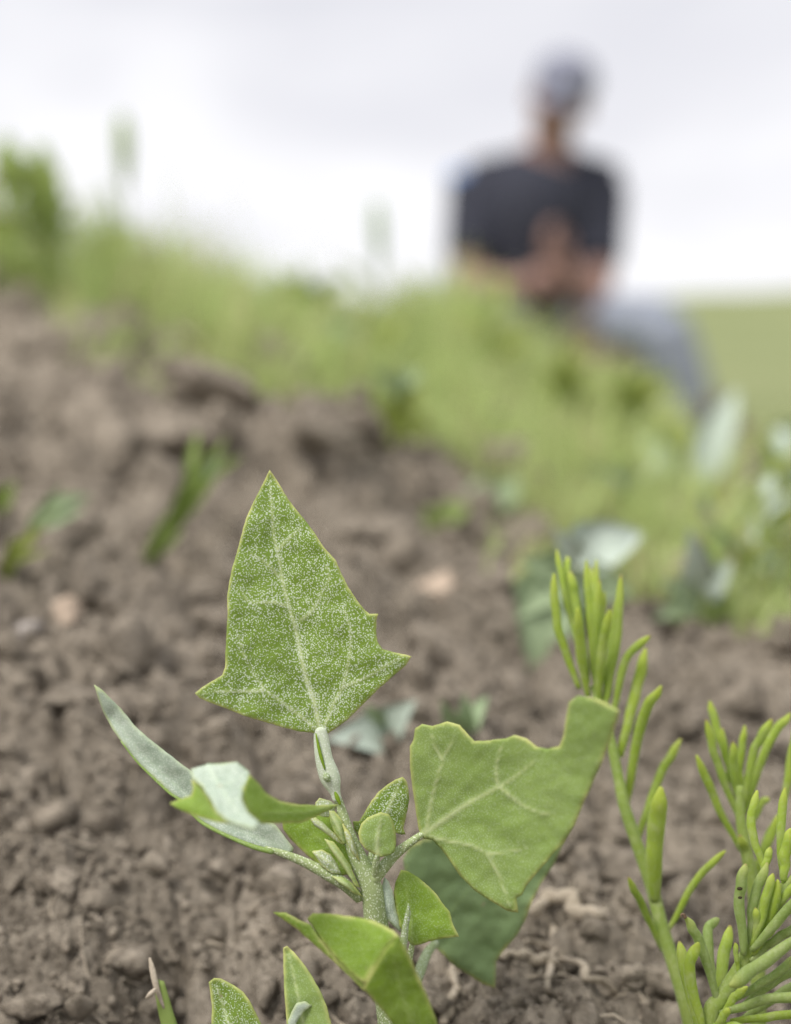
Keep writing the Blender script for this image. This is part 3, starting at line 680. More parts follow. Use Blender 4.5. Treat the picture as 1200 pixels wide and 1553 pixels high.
# ------------------------------------------------------------------ half-dead grass blade at lower left
p0 = on_ground(262, .262)
bl = thing('grass_shoot', p0, 'thin half-dead grass shoot with a brown withered tip at the lower left', 'grass shoot')
tube_part('blade', bl, [p0-np.array([0, 0, .003]), P(262, 1590, .262), P(250, 1530, .262), P(241, 1490, .262)], [.0014, .0014, .0012, .0009], M['weed'], n=18, k=10, flat=.5)
tube_part('withered_tip', bl, [P(249, 1530, .2615), P(238, 1500, .2613), P(231, 1470, .2615), P(227, 1453, .262)], [.0002, .0005, .0005, .0002], M['dry'], n=16, k=9, flat=.6)
tube_part('withered_curl', bl, [P(236, 1500, .2605), P(228, 1508, .260), P(222, 1514, .2605)], [.0003, .00045, .0002], M['dry'], n=8, k=7)

# ------------------------------------------------------------------ needle-leaved plants
def needle(parent, pix, wpx, ds, mat, flip=False):
    """pix: tip, middle, base"""
    d0, d1 = ds
    n = 26
    pts = catmull([P(x, y, d) for (x, y), d in zip(pix, (d1, (d0+d1)/2, d0))], 9)[::-1]
    L = np.linspace(0, 1, 9)
    prof = np.interp(L, [0, .12, .4, .75, .9, .97, 1], [.52, .74, .95, .98, .80, .54, .26])
    r = prof*wpx*.475*d0/FPX*np.array([random.uniform(.96, 1.04) for _ in range(9)])
    pts = pts + np.array([[random.gauss(0, .00007) for _ in range(3)] for _ in range(9)])
    L = L
    V, F, A = tube(pts, r, n, 12, .75)
    ridge = np.zeros(len(V)); ridge[:n*12] = np.tile(np.maximum(0, np.cos(np.arange(12)/12*2*math.pi))**6, n)
    z_ = np.zeros(len(V))
    me = mesh_from(V-np.array(parent.location), F, mat, attrs={'along': A, 'ridge': ridge, 'vein': z_, 'rim': z_, 'nearvein': z_})
    return link_obj('leaf', me, parent)
# A : tall soft shoot behind the ragged leaf
ga = on_ground(1070, .272)
na = thing('needle_weed', ga, 'tall pale green needle-leaved weed rising behind the ragged leaf', 'plant')
sA = Z6([(300, 690), (330, 800), (380, 950), (415, 1110), (448, 1260)]) + Z7([(270, 900), (320, 1100), (385, 1300), (455, 1553)])
dA = np.linspace(.284, .272, len(sA))
tube_part('stem', na, [P(x, y, d) for (x, y), d in zip(sA, dA)] + [ga-np.array([0, 0, .003])], [.0006, .0008, .0009, .0009, .0010, .0011, .0012, .0012, .0013, .0014], M['needle_stem'], n=60, k=12)
for l, wd, dd in (([(120, 180), (140, 430), (235, 700)], 44, 0), ([(132, 72), (165, 240), (240, 560)], 32, .002), ([(195, 170), (222, 320), (270, 640)], 48, .001), ([(230, 335), (238, 520), (275, 740)], 45, -.002),
              ([(265, 118), (282, 370), (305, 680)], 34, .002), ([(314, 120), (306, 370), (312, 690)], 36, .002), ([(330, 208), (316, 450), (312, 750)], 40, -.001), ([(376, 342), (342, 520), (325, 770)], 45, -.002),
              ([(425, 188), (405, 470), (350, 800)], 44, 0), ([(560, 462), (450, 570), (385, 830)], 42, -.001), ([(540, 520), (488, 740), (420, 1010)], 54, .001), ([(612, 693), (520, 850), (450, 1230)], 52, -.003), ([(700, 932), (600, 1110), (490, 1420)], 44, .001), ([(178, 98), (190, 200), (240, 500)], 34, .003), ([(150, 130), (190, 330), (255, 600)], 40, .004), ([(290, 150), (290, 380), (300, 640)], 38, .004), ([(350, 260), (335, 450), (318, 700)], 36, .003), ([(210, 230), (235, 420), (280, 680)], 40, .003), ([(400, 300), (380, 520), (345, 780)], 36, .003)):
    needle(na, Z6(l), wd/3.0, (.2832, .282+dd*2.2), M['needle'])
for l, wd, dd in (([(318, 450), (288, 700), (288, 980)], 88, -.002), ([(620, 745), (480, 880), (345, 1130)], 40, -.001), ([(165, 870), (230, 1000), (325, 1210)], 40, -.002)):
    needle(na, Z7(l), wd/3.0876, (.2752, .273+dd*2), M['needle'])
# B : blurred shoot between
gb = on_ground(1150, .277)
nbp = thing('needle_weed', gb, 'small needle-leaved weed with a spreading tuft beside the tall shoot', 'plant')
tube_part('stem', nbp, [P(*Z7([(688, 440)])[0], .274), P(*Z7([(692, 600)])[0], .274), P(*Z7([(725, 780)])[0], .274), P(*Z7([(760, 1000)])[0], .2745), P(*Z7([(770, 1300)])[0], .2755), P(*Z7([(772, 1500)])[0], .276), gb-np.array([0, 0, .003])], [.0006, .0009, .0011, .0012, .0013, .0014, .0015], M['needle_stem'], n=36, k=10)
for l, wd, dd in (([(485, 298), (560, 480), (690, 740)], 42, -.002), ([(530, 128), (580, 330), (685, 600)], 42, -.001), ([(545, 42), (580, 170), (660, 420)], 42, .002), ([(605, 168), (620, 300), (675, 500)], 38, 0), ([(655, 230), (660, 360), (685, 520)], 42, -.001), ([(710, 158), (692, 300), (690, 480)], 38, .001),
              ([(838, 128), (760, 260), (705, 520)], 48, -.001), ([(925, 98), (820, 240), (705, 570)], 48, .001), ([(825, 492), (780, 530), (715, 690)], 40, .001), ([(690, 668), (722, 780), (750, 950)], 55, -.003), ([(880, 600), (820, 680), (750, 900)], 50, .002), ([(960, 120), (925, 330), (880, 560)], 46, 0), ([(880, 560), (800, 740), (745, 880)], 46, 0)):
    needle(nbp, Z7(l), wd/3.0876, (.280+dd, .278+dd*2), M['needle'])
# C : sharp foreground shoot
gc = on_ground(1070, .2485)
nc = thing('needle_weed', gc, 'sharp blue-green needle-leaved weed with fleshy leaves at lower right', 'plant')
tube_part('stem', nc, [P(*Z7([(880, 900)])[0], .2535), P(*Z7([(800, 1050)])[0], .2525), P(*Z7([(735, 1190)])[0], .2512), P(*Z7([(690, 1290)])[0], .2508), P(*Z7([(600, 1440)])[0], .250), P(*Z7([(545, 1560)])[0], .2495), gc-np.array([0, 0, .003])], [.0008, .0010, .0011, .0012, .0013, .0014, .0016], M['needle_stem'], n=40, k=12)
for l, wd, d0, d1, mt in (([(770, 465), (738, 620), (800, 830)], 46, .2545, .256, 'needle'), ([(900, 445), (878, 640), (892, 900)], 46, .2535, .2545, 'needle'), ([(928, 640), (905, 740), (890, 880)], 60, .2515, .251, 'needle'), ([(832, 725), (812, 790), (790, 900)], 40, .2520, .252, 'needle'),
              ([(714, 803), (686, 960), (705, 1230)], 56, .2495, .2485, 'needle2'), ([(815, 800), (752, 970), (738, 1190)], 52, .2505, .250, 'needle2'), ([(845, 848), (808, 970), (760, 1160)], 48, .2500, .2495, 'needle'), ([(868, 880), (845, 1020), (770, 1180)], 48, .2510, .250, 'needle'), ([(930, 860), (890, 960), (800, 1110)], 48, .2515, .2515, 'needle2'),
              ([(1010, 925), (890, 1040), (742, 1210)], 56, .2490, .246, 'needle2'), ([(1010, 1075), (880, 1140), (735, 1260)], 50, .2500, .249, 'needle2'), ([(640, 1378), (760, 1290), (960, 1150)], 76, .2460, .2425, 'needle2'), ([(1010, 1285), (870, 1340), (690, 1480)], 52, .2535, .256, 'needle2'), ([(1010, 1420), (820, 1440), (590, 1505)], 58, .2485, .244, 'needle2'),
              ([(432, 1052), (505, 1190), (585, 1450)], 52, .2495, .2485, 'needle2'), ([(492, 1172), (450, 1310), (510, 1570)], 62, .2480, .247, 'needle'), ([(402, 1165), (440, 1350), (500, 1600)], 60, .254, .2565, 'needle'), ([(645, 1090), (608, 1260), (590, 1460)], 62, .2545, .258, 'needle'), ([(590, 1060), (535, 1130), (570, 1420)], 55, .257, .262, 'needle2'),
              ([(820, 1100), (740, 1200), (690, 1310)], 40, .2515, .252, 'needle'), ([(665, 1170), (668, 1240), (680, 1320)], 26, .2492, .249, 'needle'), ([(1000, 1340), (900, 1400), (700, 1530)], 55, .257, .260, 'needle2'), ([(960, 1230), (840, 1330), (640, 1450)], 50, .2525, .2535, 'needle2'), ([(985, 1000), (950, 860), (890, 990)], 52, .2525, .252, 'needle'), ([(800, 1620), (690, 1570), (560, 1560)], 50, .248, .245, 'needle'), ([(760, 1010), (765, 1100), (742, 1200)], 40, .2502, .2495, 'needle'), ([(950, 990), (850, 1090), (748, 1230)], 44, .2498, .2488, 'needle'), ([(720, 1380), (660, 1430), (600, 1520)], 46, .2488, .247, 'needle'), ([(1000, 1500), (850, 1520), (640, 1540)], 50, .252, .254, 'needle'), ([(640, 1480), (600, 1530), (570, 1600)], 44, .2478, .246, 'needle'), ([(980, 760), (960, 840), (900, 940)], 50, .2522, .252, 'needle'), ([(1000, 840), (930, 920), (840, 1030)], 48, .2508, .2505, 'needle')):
    lf = needle(nc, Z7(l), wd/3.0876, (d0, d1), M[mt])
    if l[0] == (714, 803):
        for q in ((686, 920, .9), (688, 962, .7)):
            c_ = P(*Z7([q[:2]])[0], .2478); V = IV1*np.array([.0005, .0002, .00033])*q[2] + c_
            link_obj('spot', mesh_from(V-np.array(nc.location), IF1, M['spot']), lf)
    if l[0] == (432, 1052):
        tube_part('withered_tip', lf, at_d(Z7([(432, 1058), (424, 1040), (412, 1042), (414, 1056)]), .2483), [.0003, .0002, .00015, .0001], M['dry_tip'], n=12, k=7, root=nc)

# ------------------------------------------------------------------ dry stems lying on the soil
DRY = [('pale dry stem arching down to the soil behind the dark leaf', [(800, 1432), (838, 1455), (880, 1478), (925, 1512)], .292, .0011),
       ('flat crumbling dry stem chip under the tip of the ragged leaf', [(815, 1385), (845, 1378), (890, 1392)], .300, .0022),
       ('straight dry stem lying across the soil by the dark leaf tip', [(750, 1455), (790, 1460), (830, 1468)], .291, .0013),
       ('upright broken dry stem between the other dry stems', [(828, 1398), (838, 1440), (832, 1500)], .293, .0010),
       ('dry root bent over the soil below the dark leaf', [(690, 1500), (705, 1460), (735, 1440)], .282, .0009),
       ('short thick dry straw piece near the bottom edge', [(668, 1560), (684, 1520), (690, 1480)], .280, .0016)]
for lab, pix, d, r in DRY:
    pts = []
    for i, (x, y) in enumerate(pix):
        pts.append(hit(x, y, dmin=.24)[0] + np.array([0, -.0015, .0018]))
    b_ = pts[-1].copy()
    o = thing('dry_stem', b_, lab, 'dry stem')
    tail = np.array(b_); g = float(H(np.array([b_[0]]), np.array([b_[1]]))[0])
    if b_[2]-g > .001: pts.append(np.array([b_[0]+.002, b_[1]+.002, g-.001]))
    fine = catmull(pts, 16) + np.array([[random.gauss(0, r*.35) for _ in range(3)] for _ in range(16)])
    tube_part('stalk', o, fine, [r*random.uniform(.5, 1.0)*(.55+.45*math.sin(math.pi*(i+.8)/17)) for i in range(16)], M['dry'], n=44, k=8, flat=.6)

# ------------------------------------------------------------------ blurred weeds behind
def lance_mesh(lobed=False, curve=.12):
    V, F = [], []; n = 12
    for i in range(n+1):
        u = i/n
        w_ = .5*math.sin(math.pi*min(1, u**.75))**.8 if not lobed else .5*np.interp(u, [0, .08, .22, .3, .42, .6, .85, 1], [.05, .35, 1.0, .82, .78, .58, .25, 0])
        z = -curve*4*(u-.5)**2 + curve
        for j, s in enumerate((-1, -.5, 0, .5, 1)): V.append((s*w_, u, z + .10*abs(s)*w_))
    for i in range(n):
        for j in range(4): F.append((i*5+j, i*5+j+1, i*5+j+6, i*5+j+5))
    m_ = len(V); V += [(x, y, z-.012) for x, y, z in V]; F += [tuple(q+m_ for q in f[::-1]) for f in F]
    for i in range(n):
        for j, flip in ((0, 1), (4, 0)):
            a, b_ = i*5+j, (i+1)*5+j
            F.append((a, b_, b_+m_, a+m_) if not flip else (b_, a, a+m_, b_+m_))
    return np.array(V), F
LM = {}
for nm in ('weed', 'weed_y', 'weed_s', 'weed_b'):
    for lob in (0, 1):
        V, F = lance_mesh(bool(lob)); LM[nm, lob] = mesh_from(V, F, M[nm])
def place_leaf(parent, kind, lob, b_, t_, wid, roll=0.0):
    b_ = Vector(b_); t_ = Vector(t_); y = (t_-b_); L = y.length; y.normalize()
    z = Vector((0, -1, .25)); z = (z - y*z.dot(y)).normalized(); x = y.cross(z)
    R = Matrix((x, y, z)).transposed() @ Matrix.Rotation(roll, 3, 'Y')
    o = link_obj('leaf', LM[kind, lob], parent)
    o.matrix_basis = Matrix.Translation(b_-parent.location) @ R.to_4x4() @ Matrix.Diagonal((wid, L, L*.9, 1))
    return o
def weed_at(label, px, d, stem_pix, leaves, kind, group=None, r=.001, name='weed'):
    """stem_pix: (px,py) list from ground up at depth d; leaves: (bx,by,tx,ty,width px,kind?,lob?,dd?)"""
    if d is None: g, d = hit(*stem_pix[0], dmin=.30)
    else: g = on_ground(px, d)
    o = thing(name, g, label, 'plant', group)
    pts = [g-np.array([0, 0, .004])] + [P(x, y, d) for x, y in stem_pix]
    tube_part('stem', o, pts, list(np.linspace(r*1.3, r*.6, len(pts))), M['wstem'], n=16, k=8)
    for lf in leaves:
        bx, by, tx, ty, wp = lf[:5]; kd = lf[5] if len(lf) > 5 else kind; lob = lf[6] if len(lf) > 6 else 0; dd = lf[7] if len(lf) > 7 else random.uniform(-.05, .05)
        place_leaf(o, kd, lob, P(bx, by, d), P(tx, ty, d*(1+dd)), wp*d/FPX, random.uniform(-.3, .3))
    return o
weed_at('slender bright green grass-like weed leaning in bare soil left of the big leaf', 215, None, [(225, 850), (265, 790), (300, 730)],
        [(225, 860, 322, 690, 17), (240, 830, 350, 690, 19), (262, 795, 345, 662, 22), (215, 870, 262, 770, 17), (285, 740, 300, 655, 18), (290, 740, 368, 690, 17), (255, 800, 300, 700, 16), (230, 850, 275, 800, 15), (290, 745, 335, 690, 20, 'weed_b')], 'weed')
weed_at('yellowish weed with drooping leaves on the bare bank below the grass', 605, None, [(605, 690), (600, 640), (608, 590)],
        [(605, 680, 640, 620, 34, 'weed_y'), (603, 660, 575, 600, 34, 'weed_y'), (604, 640, 655, 660, 34, 'weed_y'), (606, 600, 560, 560, 30, 'weed_b'), (606, 600, 630, 560, 30, 'weed_b'), (604, 650, 570, 680, 30, 'weed_y'), (604, 620, 640, 580, 30, 'weed_y')], 'weed_y', r=.0016)
weed_at('leaning pale weed at the left edge of the bare bank', 20, None, [(15, 870), (45, 810), (85, 770)],
        [(18, 860, 70, 790, 14, 'weed_y'), (45, 810, 115, 745, 20, 'weed_b'), (60, 800, 130, 770, 18, 'weed_b'), (10, 880, 20, 810, 16, 'weed_y'), (30, 840, 70, 800, 14, 'weed_y'), (50, 800, 95, 735, 16, 'weed_b'), (70, 785, 140, 755, 15, 'weed_b'), (25, 850, 75, 835, 13, 'weed_y')], 'weed_b')
weed_at('small green sprout cut by the left edge above the pale weed', -15, None, [(-12, 780), (0, 750)], [(-10, 770, 25, 730, 34), (-10, 765, 20, 755, 28), (-10, 770, -30, 720, 30)], 'weed')
weed_at('small fresh green seedling on the soil right of the big leaf', 672, None, [(672, 810), (672, 790)], [(672, 800, 645, 770, 42), (672, 798, 700, 765, 42), (672, 805, 690, 795, 34), (672, 803, 640, 800, 34)], 'weed')
weed_at('dull green seedling with spread leaves beside the fresh green seedling', 745, None, [(745, 800), (748, 760)], [(747, 770, 720, 730, 44, 'weed_b'), (747, 770, 785, 725, 44, 'weed_b'), (746, 785, 790, 780, 40, 'weed_b'), (746, 790, 770, 830, 46, 'weed_b')], 'weed_b')
weed_at('blurred goosefoot with broad silvery leaves behind the tall needle-leaved weed', 880, None, [(878, 960), (870, 900), (872, 860)],
        [(830, 850, 808, 1062, 115, 'weed_b', 1, -.02), (870, 870, 790, 850, 80, 'weed_b', 1), (850, 850, 975, 810, 95, 'weed_s', 1, .05), (872, 860, 840, 800, 60, 'weed_s', 1), (872, 880, 960, 900, 80, 'weed_b', 1), (872, 890, 850, 1000, 70, 'weed_b', 1), (872, 870, 905, 960, 70, 'weed_b', 1), (872, 860, 930, 790, 66, 'weed_s', 1), (870, 870, 780, 940, 70, 'weed_b', 1)], 'weed_b')
weed_at('blurred goosefoot with a pale arrow leaf at the right of the tall needle-leaved weed', 1060, None, [(1058, 950), (1055, 900), (1052, 850)],
        [(1052, 900, 1045, 800, 76, 'weed_s', 1, -.04), (1054, 900, 990, 940, 60, 'weed_b', 1), (1055, 905, 1110, 850, 60, 'weed_s', 1), (1055, 910, 1000, 880, 56, 'weed_b', 1), (1056, 910, 1120, 930, 60, 'weed', 1), (1056, 900, 1085, 800, 52, 'weed', 1)], 'weed_b')
weed_at('weed with one tall silvery blade-like leaf in front of the sitting person’s foot'.replace('’', "'"), 1040, None, [(1040, 800), (1045, 760), (1050, 730)],
        [(1050, 745, 1118, 590, 62, 'weed_s', 0, .0), (1046, 740, 970, 660, 48, 'weed_b'), (1046, 740, 1035, 640, 58, 'weed_y'), (1044, 770, 1000, 730, 50), (1044, 770, 1100, 740, 50, 'weed_y'), (1042, 780, 1090, 790, 46), (1042, 780, 985, 800, 46)], 'weed', r=.0016)
weed_at('low silvery seedling on the soil behind the frosted leaf petiole', 575, None, [(577, 1128), (576, 1118)], [(590, 1112, 495, 1122, 84, 'weed_s', 1, -.04), (582, 1110, 632, 1062, 70, 'weed_s', 1, -.03), (582, 1115, 555, 1068, 60, 'weed_b', 1, -.02)], 'weed_s', r=.0006)
weed_at('tiny pale seedling behind the top edge of the ragged leaf', 700, None, [(700, 1120), (700, 1105)], [(700, 1115, 668, 1060, 50, 'weed_b', 1), (700, 1115, 740, 1055, 40, 'weed_b', 1), (700, 1115, 705, 1050, 44, 'weed_b', 1)], 'weed_b', r=.0006)
# leafy weeds in the right-hand thicket
TH_L = ['bushy yellow-green weed at the right edge beyond the needle-leaved weeds', 'dark green weed low at the right edge above the bare soil', 'pale green weed between the silvery blade and the right edge',
        'loose green weed in the thicket below the distant field', 'small olive weed at the foot of the grass on the right', 'broad-leaved green weed just right of the pale arrow leaf', 'yellow-green weed directly under the silvery blade', 'light weed with upright leaves beside the broad-leaved green weed', 'pale weed half cut by the right edge under the distant field', 'low bright weed at the edge of the bare soil behind the needle-leaved tuft']
for i, (px, d, top, kd) in enumerate([(1170, .50, 780, 'weed_y'), (1190, .56, 850, 'weed'), (1150, .60, 720, 'weed'), (1185, .80, 640, 'weed'), (960, .70, 720, 'weed_y'), (1120, .50, 830, 'weed_y'), (1075, .58, 740, 'weed_y'), (1150, .56, 760, 'weed_y'), (1195, .66, 690, 'weed_s'), (1140, .52, 880, 'weed_y')]):
    g = on_ground(px, d); rel = g-CAM; gy_ = H0/2 - (rel@UPV)/(rel@FWD)*FPX
    hgt = gy_-top; lv = []
    for k in range(14):
        by = gy_ - hgt*random.uniform(.1, .95); a = random.uniform(-1.3, 1.3); L = random.uniform(40, 85)
        lv.append((px, by, px+L*math.sin(a), by-L*math.cos(a)*.8, random.uniform(14, 30), random.choice([kd, 'weed_b', 'weed_y', 'weed_s'])))
    weed_at(TH_L[i], px, d, [(px, gy_-hgt*.5), (px+6, gy_-hgt)], lv, kd, r=.0013)

# ------------------------------------------------------------------ grass on the crest
def grass_mat():
    m, t, b, o = new_mat('grass')
    c_ = mixc(t, attr(t, 'tone'), (.34, .46, .14), (.60, .68, .30))
    c_ = mixc(t, mathn(t, 'MULTIPLY', ramp(t, attr(t, 'tone2'), .86, .9), .8), c_, (.50, .44, .26))
    t.links.new(c_, b.inputs['Base Color']); b.inputs['Roughness'].default_value = .5; b.inputs['Specular IOR Level'].default_value = .3
    add_translucency(t, b, o, c_, .5)
    return m
M['grass'] = grass_mat()
GV, GF, GT, GT2 = [], [], [], []; goff = 0
def blade(base, h, wd, lean, az, tone, tone2):
    global goff
    k = 5; u = np.linspace(0, 1, k)
    dr = np.array([math.cos(az), math.sin(az), 0]); sd_ = np.array([-math.sin(az+.6), math.cos(az+.6), 0])
    c_ = base + np.outer(u*h*(1-.3*lean*u), [0, 0, 1]) + np.outer(lean*h*u**2, dr)
    ww = wd*.5*np.array([.7, 1, .9, .6, .05])
    L_ = c_ - ww[:, None]*sd_; R_ = c_ + ww[:, None]*sd_; C_ = c_ + dr*wd*.15
    v = np.stack([L_, C_, R_], 1).reshape(-1, 3); GV.append(v)
    for i in range(k-1):
        for j in range(2): GF.append((goff+i*3+j, goff+i*3+j+1, goff+i*3+j+4, goff+i*3+j+3))
    GT.extend([tone]*15); GT2.extend([tone2]*15); goff += 15
def grass_zone(n, pxa, pxb, da, db, ha, hb, tone=(.2, .9), wd=(.0022, .0046)):
    """da, db: (near, far) depth at pxa and at pxb"""
    u = rng.uniform(0, 1, n); px = pxa+(pxb-pxa)*u
    near = da[0]+(da[1]-da[0])*u; far = db[0]+(db[1]-db[0])*u
    d = near + (far-near)*rng.uniform(0, 1, n)**1.1
    x = (px-600)/FPX*d; y = d.copy()
    clump = .7*perlin(x*9, y*5, 31) + .5*perlin(x*26, y*14, 33); keep = clump > -.22
    z = H(x, y)
    hh = ha[0]+(ha[1]-ha[0])*u; h2 = hb[0]+(hb[1]-hb[0])*u
    for i in range(n):
        if not keep[i]: continue
        h = rng.uniform(hh[i], h2[i])*(1+.5*clump[i])
        blade(np.array([x[i], y[i], z[i]-.003]), h, rng.uniform(*wd), rng.uniform(.05, .75), rng.uniform(0, 6.28), np.clip(rng.uniform(*tone)+.45*clump[i], 0, 1), rng.uniform(0, 1)+.12*clump[i])
grass_zone(800, -350, 95, (1.08, 1.15), (1.9, 1.8), (.03, .025), (.12, .118), (.1, .8))
grass_zone(2000, 85, 420, (1.10, 1.0), (2.0, 2.0), (.022, .02), (.088, .080), (.2, .9))
grass_zone(1900, 400, 660, (.98, .95), (2.1, 2.1), (.02, .022), (.070, .080), (.25, .95))
grass_zone(900, 330, 700, (.84, .78), (1.2, 1.1), (.014, .014), (.058, .058), (.35, 1.0))
grass_zone(3000, 640, 920, (.90, .70), (2.3, 2.3), (.025, .016), (.090, .052), (.45, 1.0))
grass_zone(2600, 900, 1090, (.70, .52), (2.3, 2.0), (.020, .014), (.062, .040), (.45, 1.0))
grass_zone(2600, 1040, 1500, (.52, .46), (2.1, 2.1), (.012, .012), (.050, .050), (.4, 1.0), (.0016, .0036))
grass_zone(2600, 990, 1500, (.52, .44), (.85, .85), (.008, .008), (.036, .036), (.35, 1.0), (.0014, .003))
grass_zone(900, 655, 840, (1.15, 1.15), (2.0, 2.0), (.05, .04), (.112, .085), (.45, 1.0))
grass_zone(300, 820, 900, (1.2, 1.2), (2.0, 2.0), (.04, .03), (.085, .06), (.45, 1.0))
grass_zone(500, 90, 420, (.92, .82), (1.1, 1.0), (.012, .012), (.045, .045), (.3, 1.0))
grass_zone(900, 560, 1000, (.78, .52), (1.0, .75), (.010, .008), (.040, .030), (.3, 1.0), (.0016, .0034))
grass_zone(1300, 960, 1500, (.45, .43), (.60, .58), (.005, .006), (.022, .026), (.35, 1.0), (.0012, .0026))
grass_zone(420, 730, 985, (.47, .45), (.66, .58), (.005, .005), (.018, .020), (.3, .9), (.0012, .0024))
grass_zone(260, 60, 660, (1.0, .92), (1.9, 1.9), (.05, .045), (.125, .10), (.0, .9), (.0012, .0024))
grass_zone(160, 660, 1000, (1.0, .7), (2.0, 1.6), (.06, .035), (.13, .07), (.0, .9), (.0012, .0024))
grass_zone(3000, -300, 1600, (2.0, 2.0), (6.5, 6.5), (.03, .03), (.09, .09), (.3, .9), (.004, .008))
grass = link_obj('grass', fast_mesh(np.concatenate(GV), np.array(GF), M['grass'], {'tone': GT, 'tone2': GT2}))
tag(grass, 'yellow-green grass growing thickly along the crest of the bank', 'grass', kind='stuff')

def tall_grass(label, px, d, top, wpx, mat='weed'):
    g = on_ground(px, d); o = thing('grass_stalk', g, label, 'grass stalk')
    rel = g-CAM; gy_ = H0/2 - (rel@UPV)/(rel@FWD)*FPX
    s = d/FPX
    tube_part('stalk', o, [g-np.array([0, 0, .004]), P(px+4, (gy_+top)/2, d), P(px+2, top+60, d)], [.0011, .001, .0008], M['wstem'], n=14, k=7)
    tube_part('seed_head', o, [P(px+2, top+110, d), P(px, top+60, d), P(px-2, top+20, d), P(px-2, top, d)], [wpx*.2*s, wpx*.5*s, wpx*.42*s, wpx*.1*s], M[mat], n=16, k=9)
    for k in range(3):
        by = gy_-(gy_-top)*(.1+.15*k); a = random.choice((-1, 1))*random.uniform(.3, .8)
        place_leaf(o, 'weed', 0, P(px, by, d), P(px+90*math.sin(a), by-90*math.cos(a), d*1.02), 12*s)
tall_grass('tall grass stalk standing alone against the sky at the left', 188, 1.30, 172, 26)
tall_grass('grass stalk against the sky between the left clump and the person', 574, 1.55, 300, 22, 'weed_b')
tall_grass('short grass stalk beside the stalk left of the person', 462, 1.45, 392, 16)
tall_grass('tall green grass stalk in the clump at the left edge', 66, 1.15, 215, 34)
tall_grass('bent green grass stalk at the very left edge', 12, 1.18, 205, 40)
tall_grass('leafy grass stalk at the right side of the left clump', 86, 1.12, 250, 22)
for lab, px, d, top, kd in (('bushy green weed on the crest at the left edge', 40, 1.12, 240, 'weed'), ('yellow-green weed on the crest behind the left clump', 180, 1.25, 375, 'weed'), ('leafy weed on the crest below the short stalk', 480, 1.2, 440, 'weed'),
                            ('pale weed on the bank below the stalk left of the person', 560, 1.0, 500, 'weed_b'), ('loose light weed on the bank left of the yellowish weed', 500, .95, 520, 'weed_y'), ('round light green weed on the crest in front of the person', 740, 1.15, 440, 'weed_y'), ('light green weed on the crest in front of the lap', 860, 1.05, 510, 'weed_y'), ('yellow-green weed at the end of the crest by the shin', 960, .98, 570, 'weed_y')):
    g = on_ground(px, d); rel = g-CAM; gy_ = H0/2 - (rel@UPV)/(rel@FWD)*FPX
    hgt = gy_-top; lv = []
    for k in range(16):
        by = gy_ - hgt*random.uniform(.1, .9); a = random.uniform(-1.4, 1.4); L = random.uniform(50, 90)
        lv.append((px+random.uniform(-25, 25), by, px+L*math.sin(a), by-L*math.cos(a)*.7, random.uniform(16, 32), random.choice([kd, 'weed_y', 'weed'])))
    weed_at(lab, px, d, [(px, gy_-hgt*.5), (px+6, gy_-hgt)], lv, kd, r=.0018)

# ------------------------------------------------------------------ the person
def cloth(name, c0, c1, scale=30): return plain(name, c0, c1, scale, rough=.9, bump=.15, bd=.004, spec=.1)
M['skin'] = plain('skin', (.27, .16, .13), (.33, .20, .16), 12, rough=.5, bump=.05, bd=.001, spec=.3)
M['shirt'] = cloth('dark_shirt', (.032, .034, .048), (.055, .057, .075))
M['jeans'] = cloth('grey_jeans', (.23, .255, .31), (.31, .335, .39))
M['cap'] = cloth('grey_cap', (.19, .198, .26), (.25, .258, .32))
M['hair'] = plain('hair', (.05, .035, .025), (.09, .065, .045), 60)
M['shoe'] = plain('boot', (.10, .075, .05), (.16, .12, .085), 30)
M['eye'] = plain('eye', (.02, .015, .01), (.05, .04, .03), 30, rough=.2)
M['blue_hint'] = plain('guessed_pack_blue', (.12, .22, .48), (.16, .28, .55), 30)
D0 = 4.6
proot = on_ground(820, D0+.1)
per = thing('person', proot, 'person in dark t-shirt, grey cap and jeans sitting on the bank looking down', 'person')
PO = np.array(per.location)
def blob_mesh(name, tubes, balls, mat, vox, parent, smooth_it=6):
    V, F, off_ = [], [], 0
    for pts, r in tubes:
        v, f, _ = tube(pts, r, 6*len(pts), 16)
        V.append(v); F += [tuple(i+off_ for i in q) for q in f]; off_ += len(v)
    for c_, r, *rot in balls:
        v = IV3*np.array(r)
        if rot: v = v @ np.array(rot[0]).T
        v = v + np.array(c_); V.append(v); F += [tuple(i+off_ for i in q) for q in IF3]; off_ += len(v)
    me = mesh_from(np.concatenate(V)-PO, F, mat)
    o = link_obj(name, me, parent)
    md = o.modifiers.new('remesh', 'REMESH'); md.mode = 'VOXEL'; md.voxel_size = vox; md.use_smooth_shade = True
    ms = o.modifiers.new('smooth', 'SMOOTH'); ms.iterations = smooth_it; ms.factor = .5
    return o
J = lambda x, y, dd=0.0: P(x, y, D0+dd)
hipc = J(805, 492, .10); chest = J(822, 300, -.02); nb_ = J(836, 240, -.02); hd_c = J(848, 155, -.09)
shL, shR = J(722, 284, .0), J(908, 284, .0)
elL, elR = J(706, 432, -.08), J(906, 466, -.10)
haL, haR = J(786, 432, -.18), J(862, 415, -.20)
hpL, hpR = J(765, 500, .08), J(848, 500, .08)
knL, knR = J(742, 505, -.33), J(1002, 492, -.26)
anL, anR = J(830, 590, -.48), J(1066, 672, -.22)
foR = on_ground(1090, D0-.30); foL = on_ground(880, D0-.50)
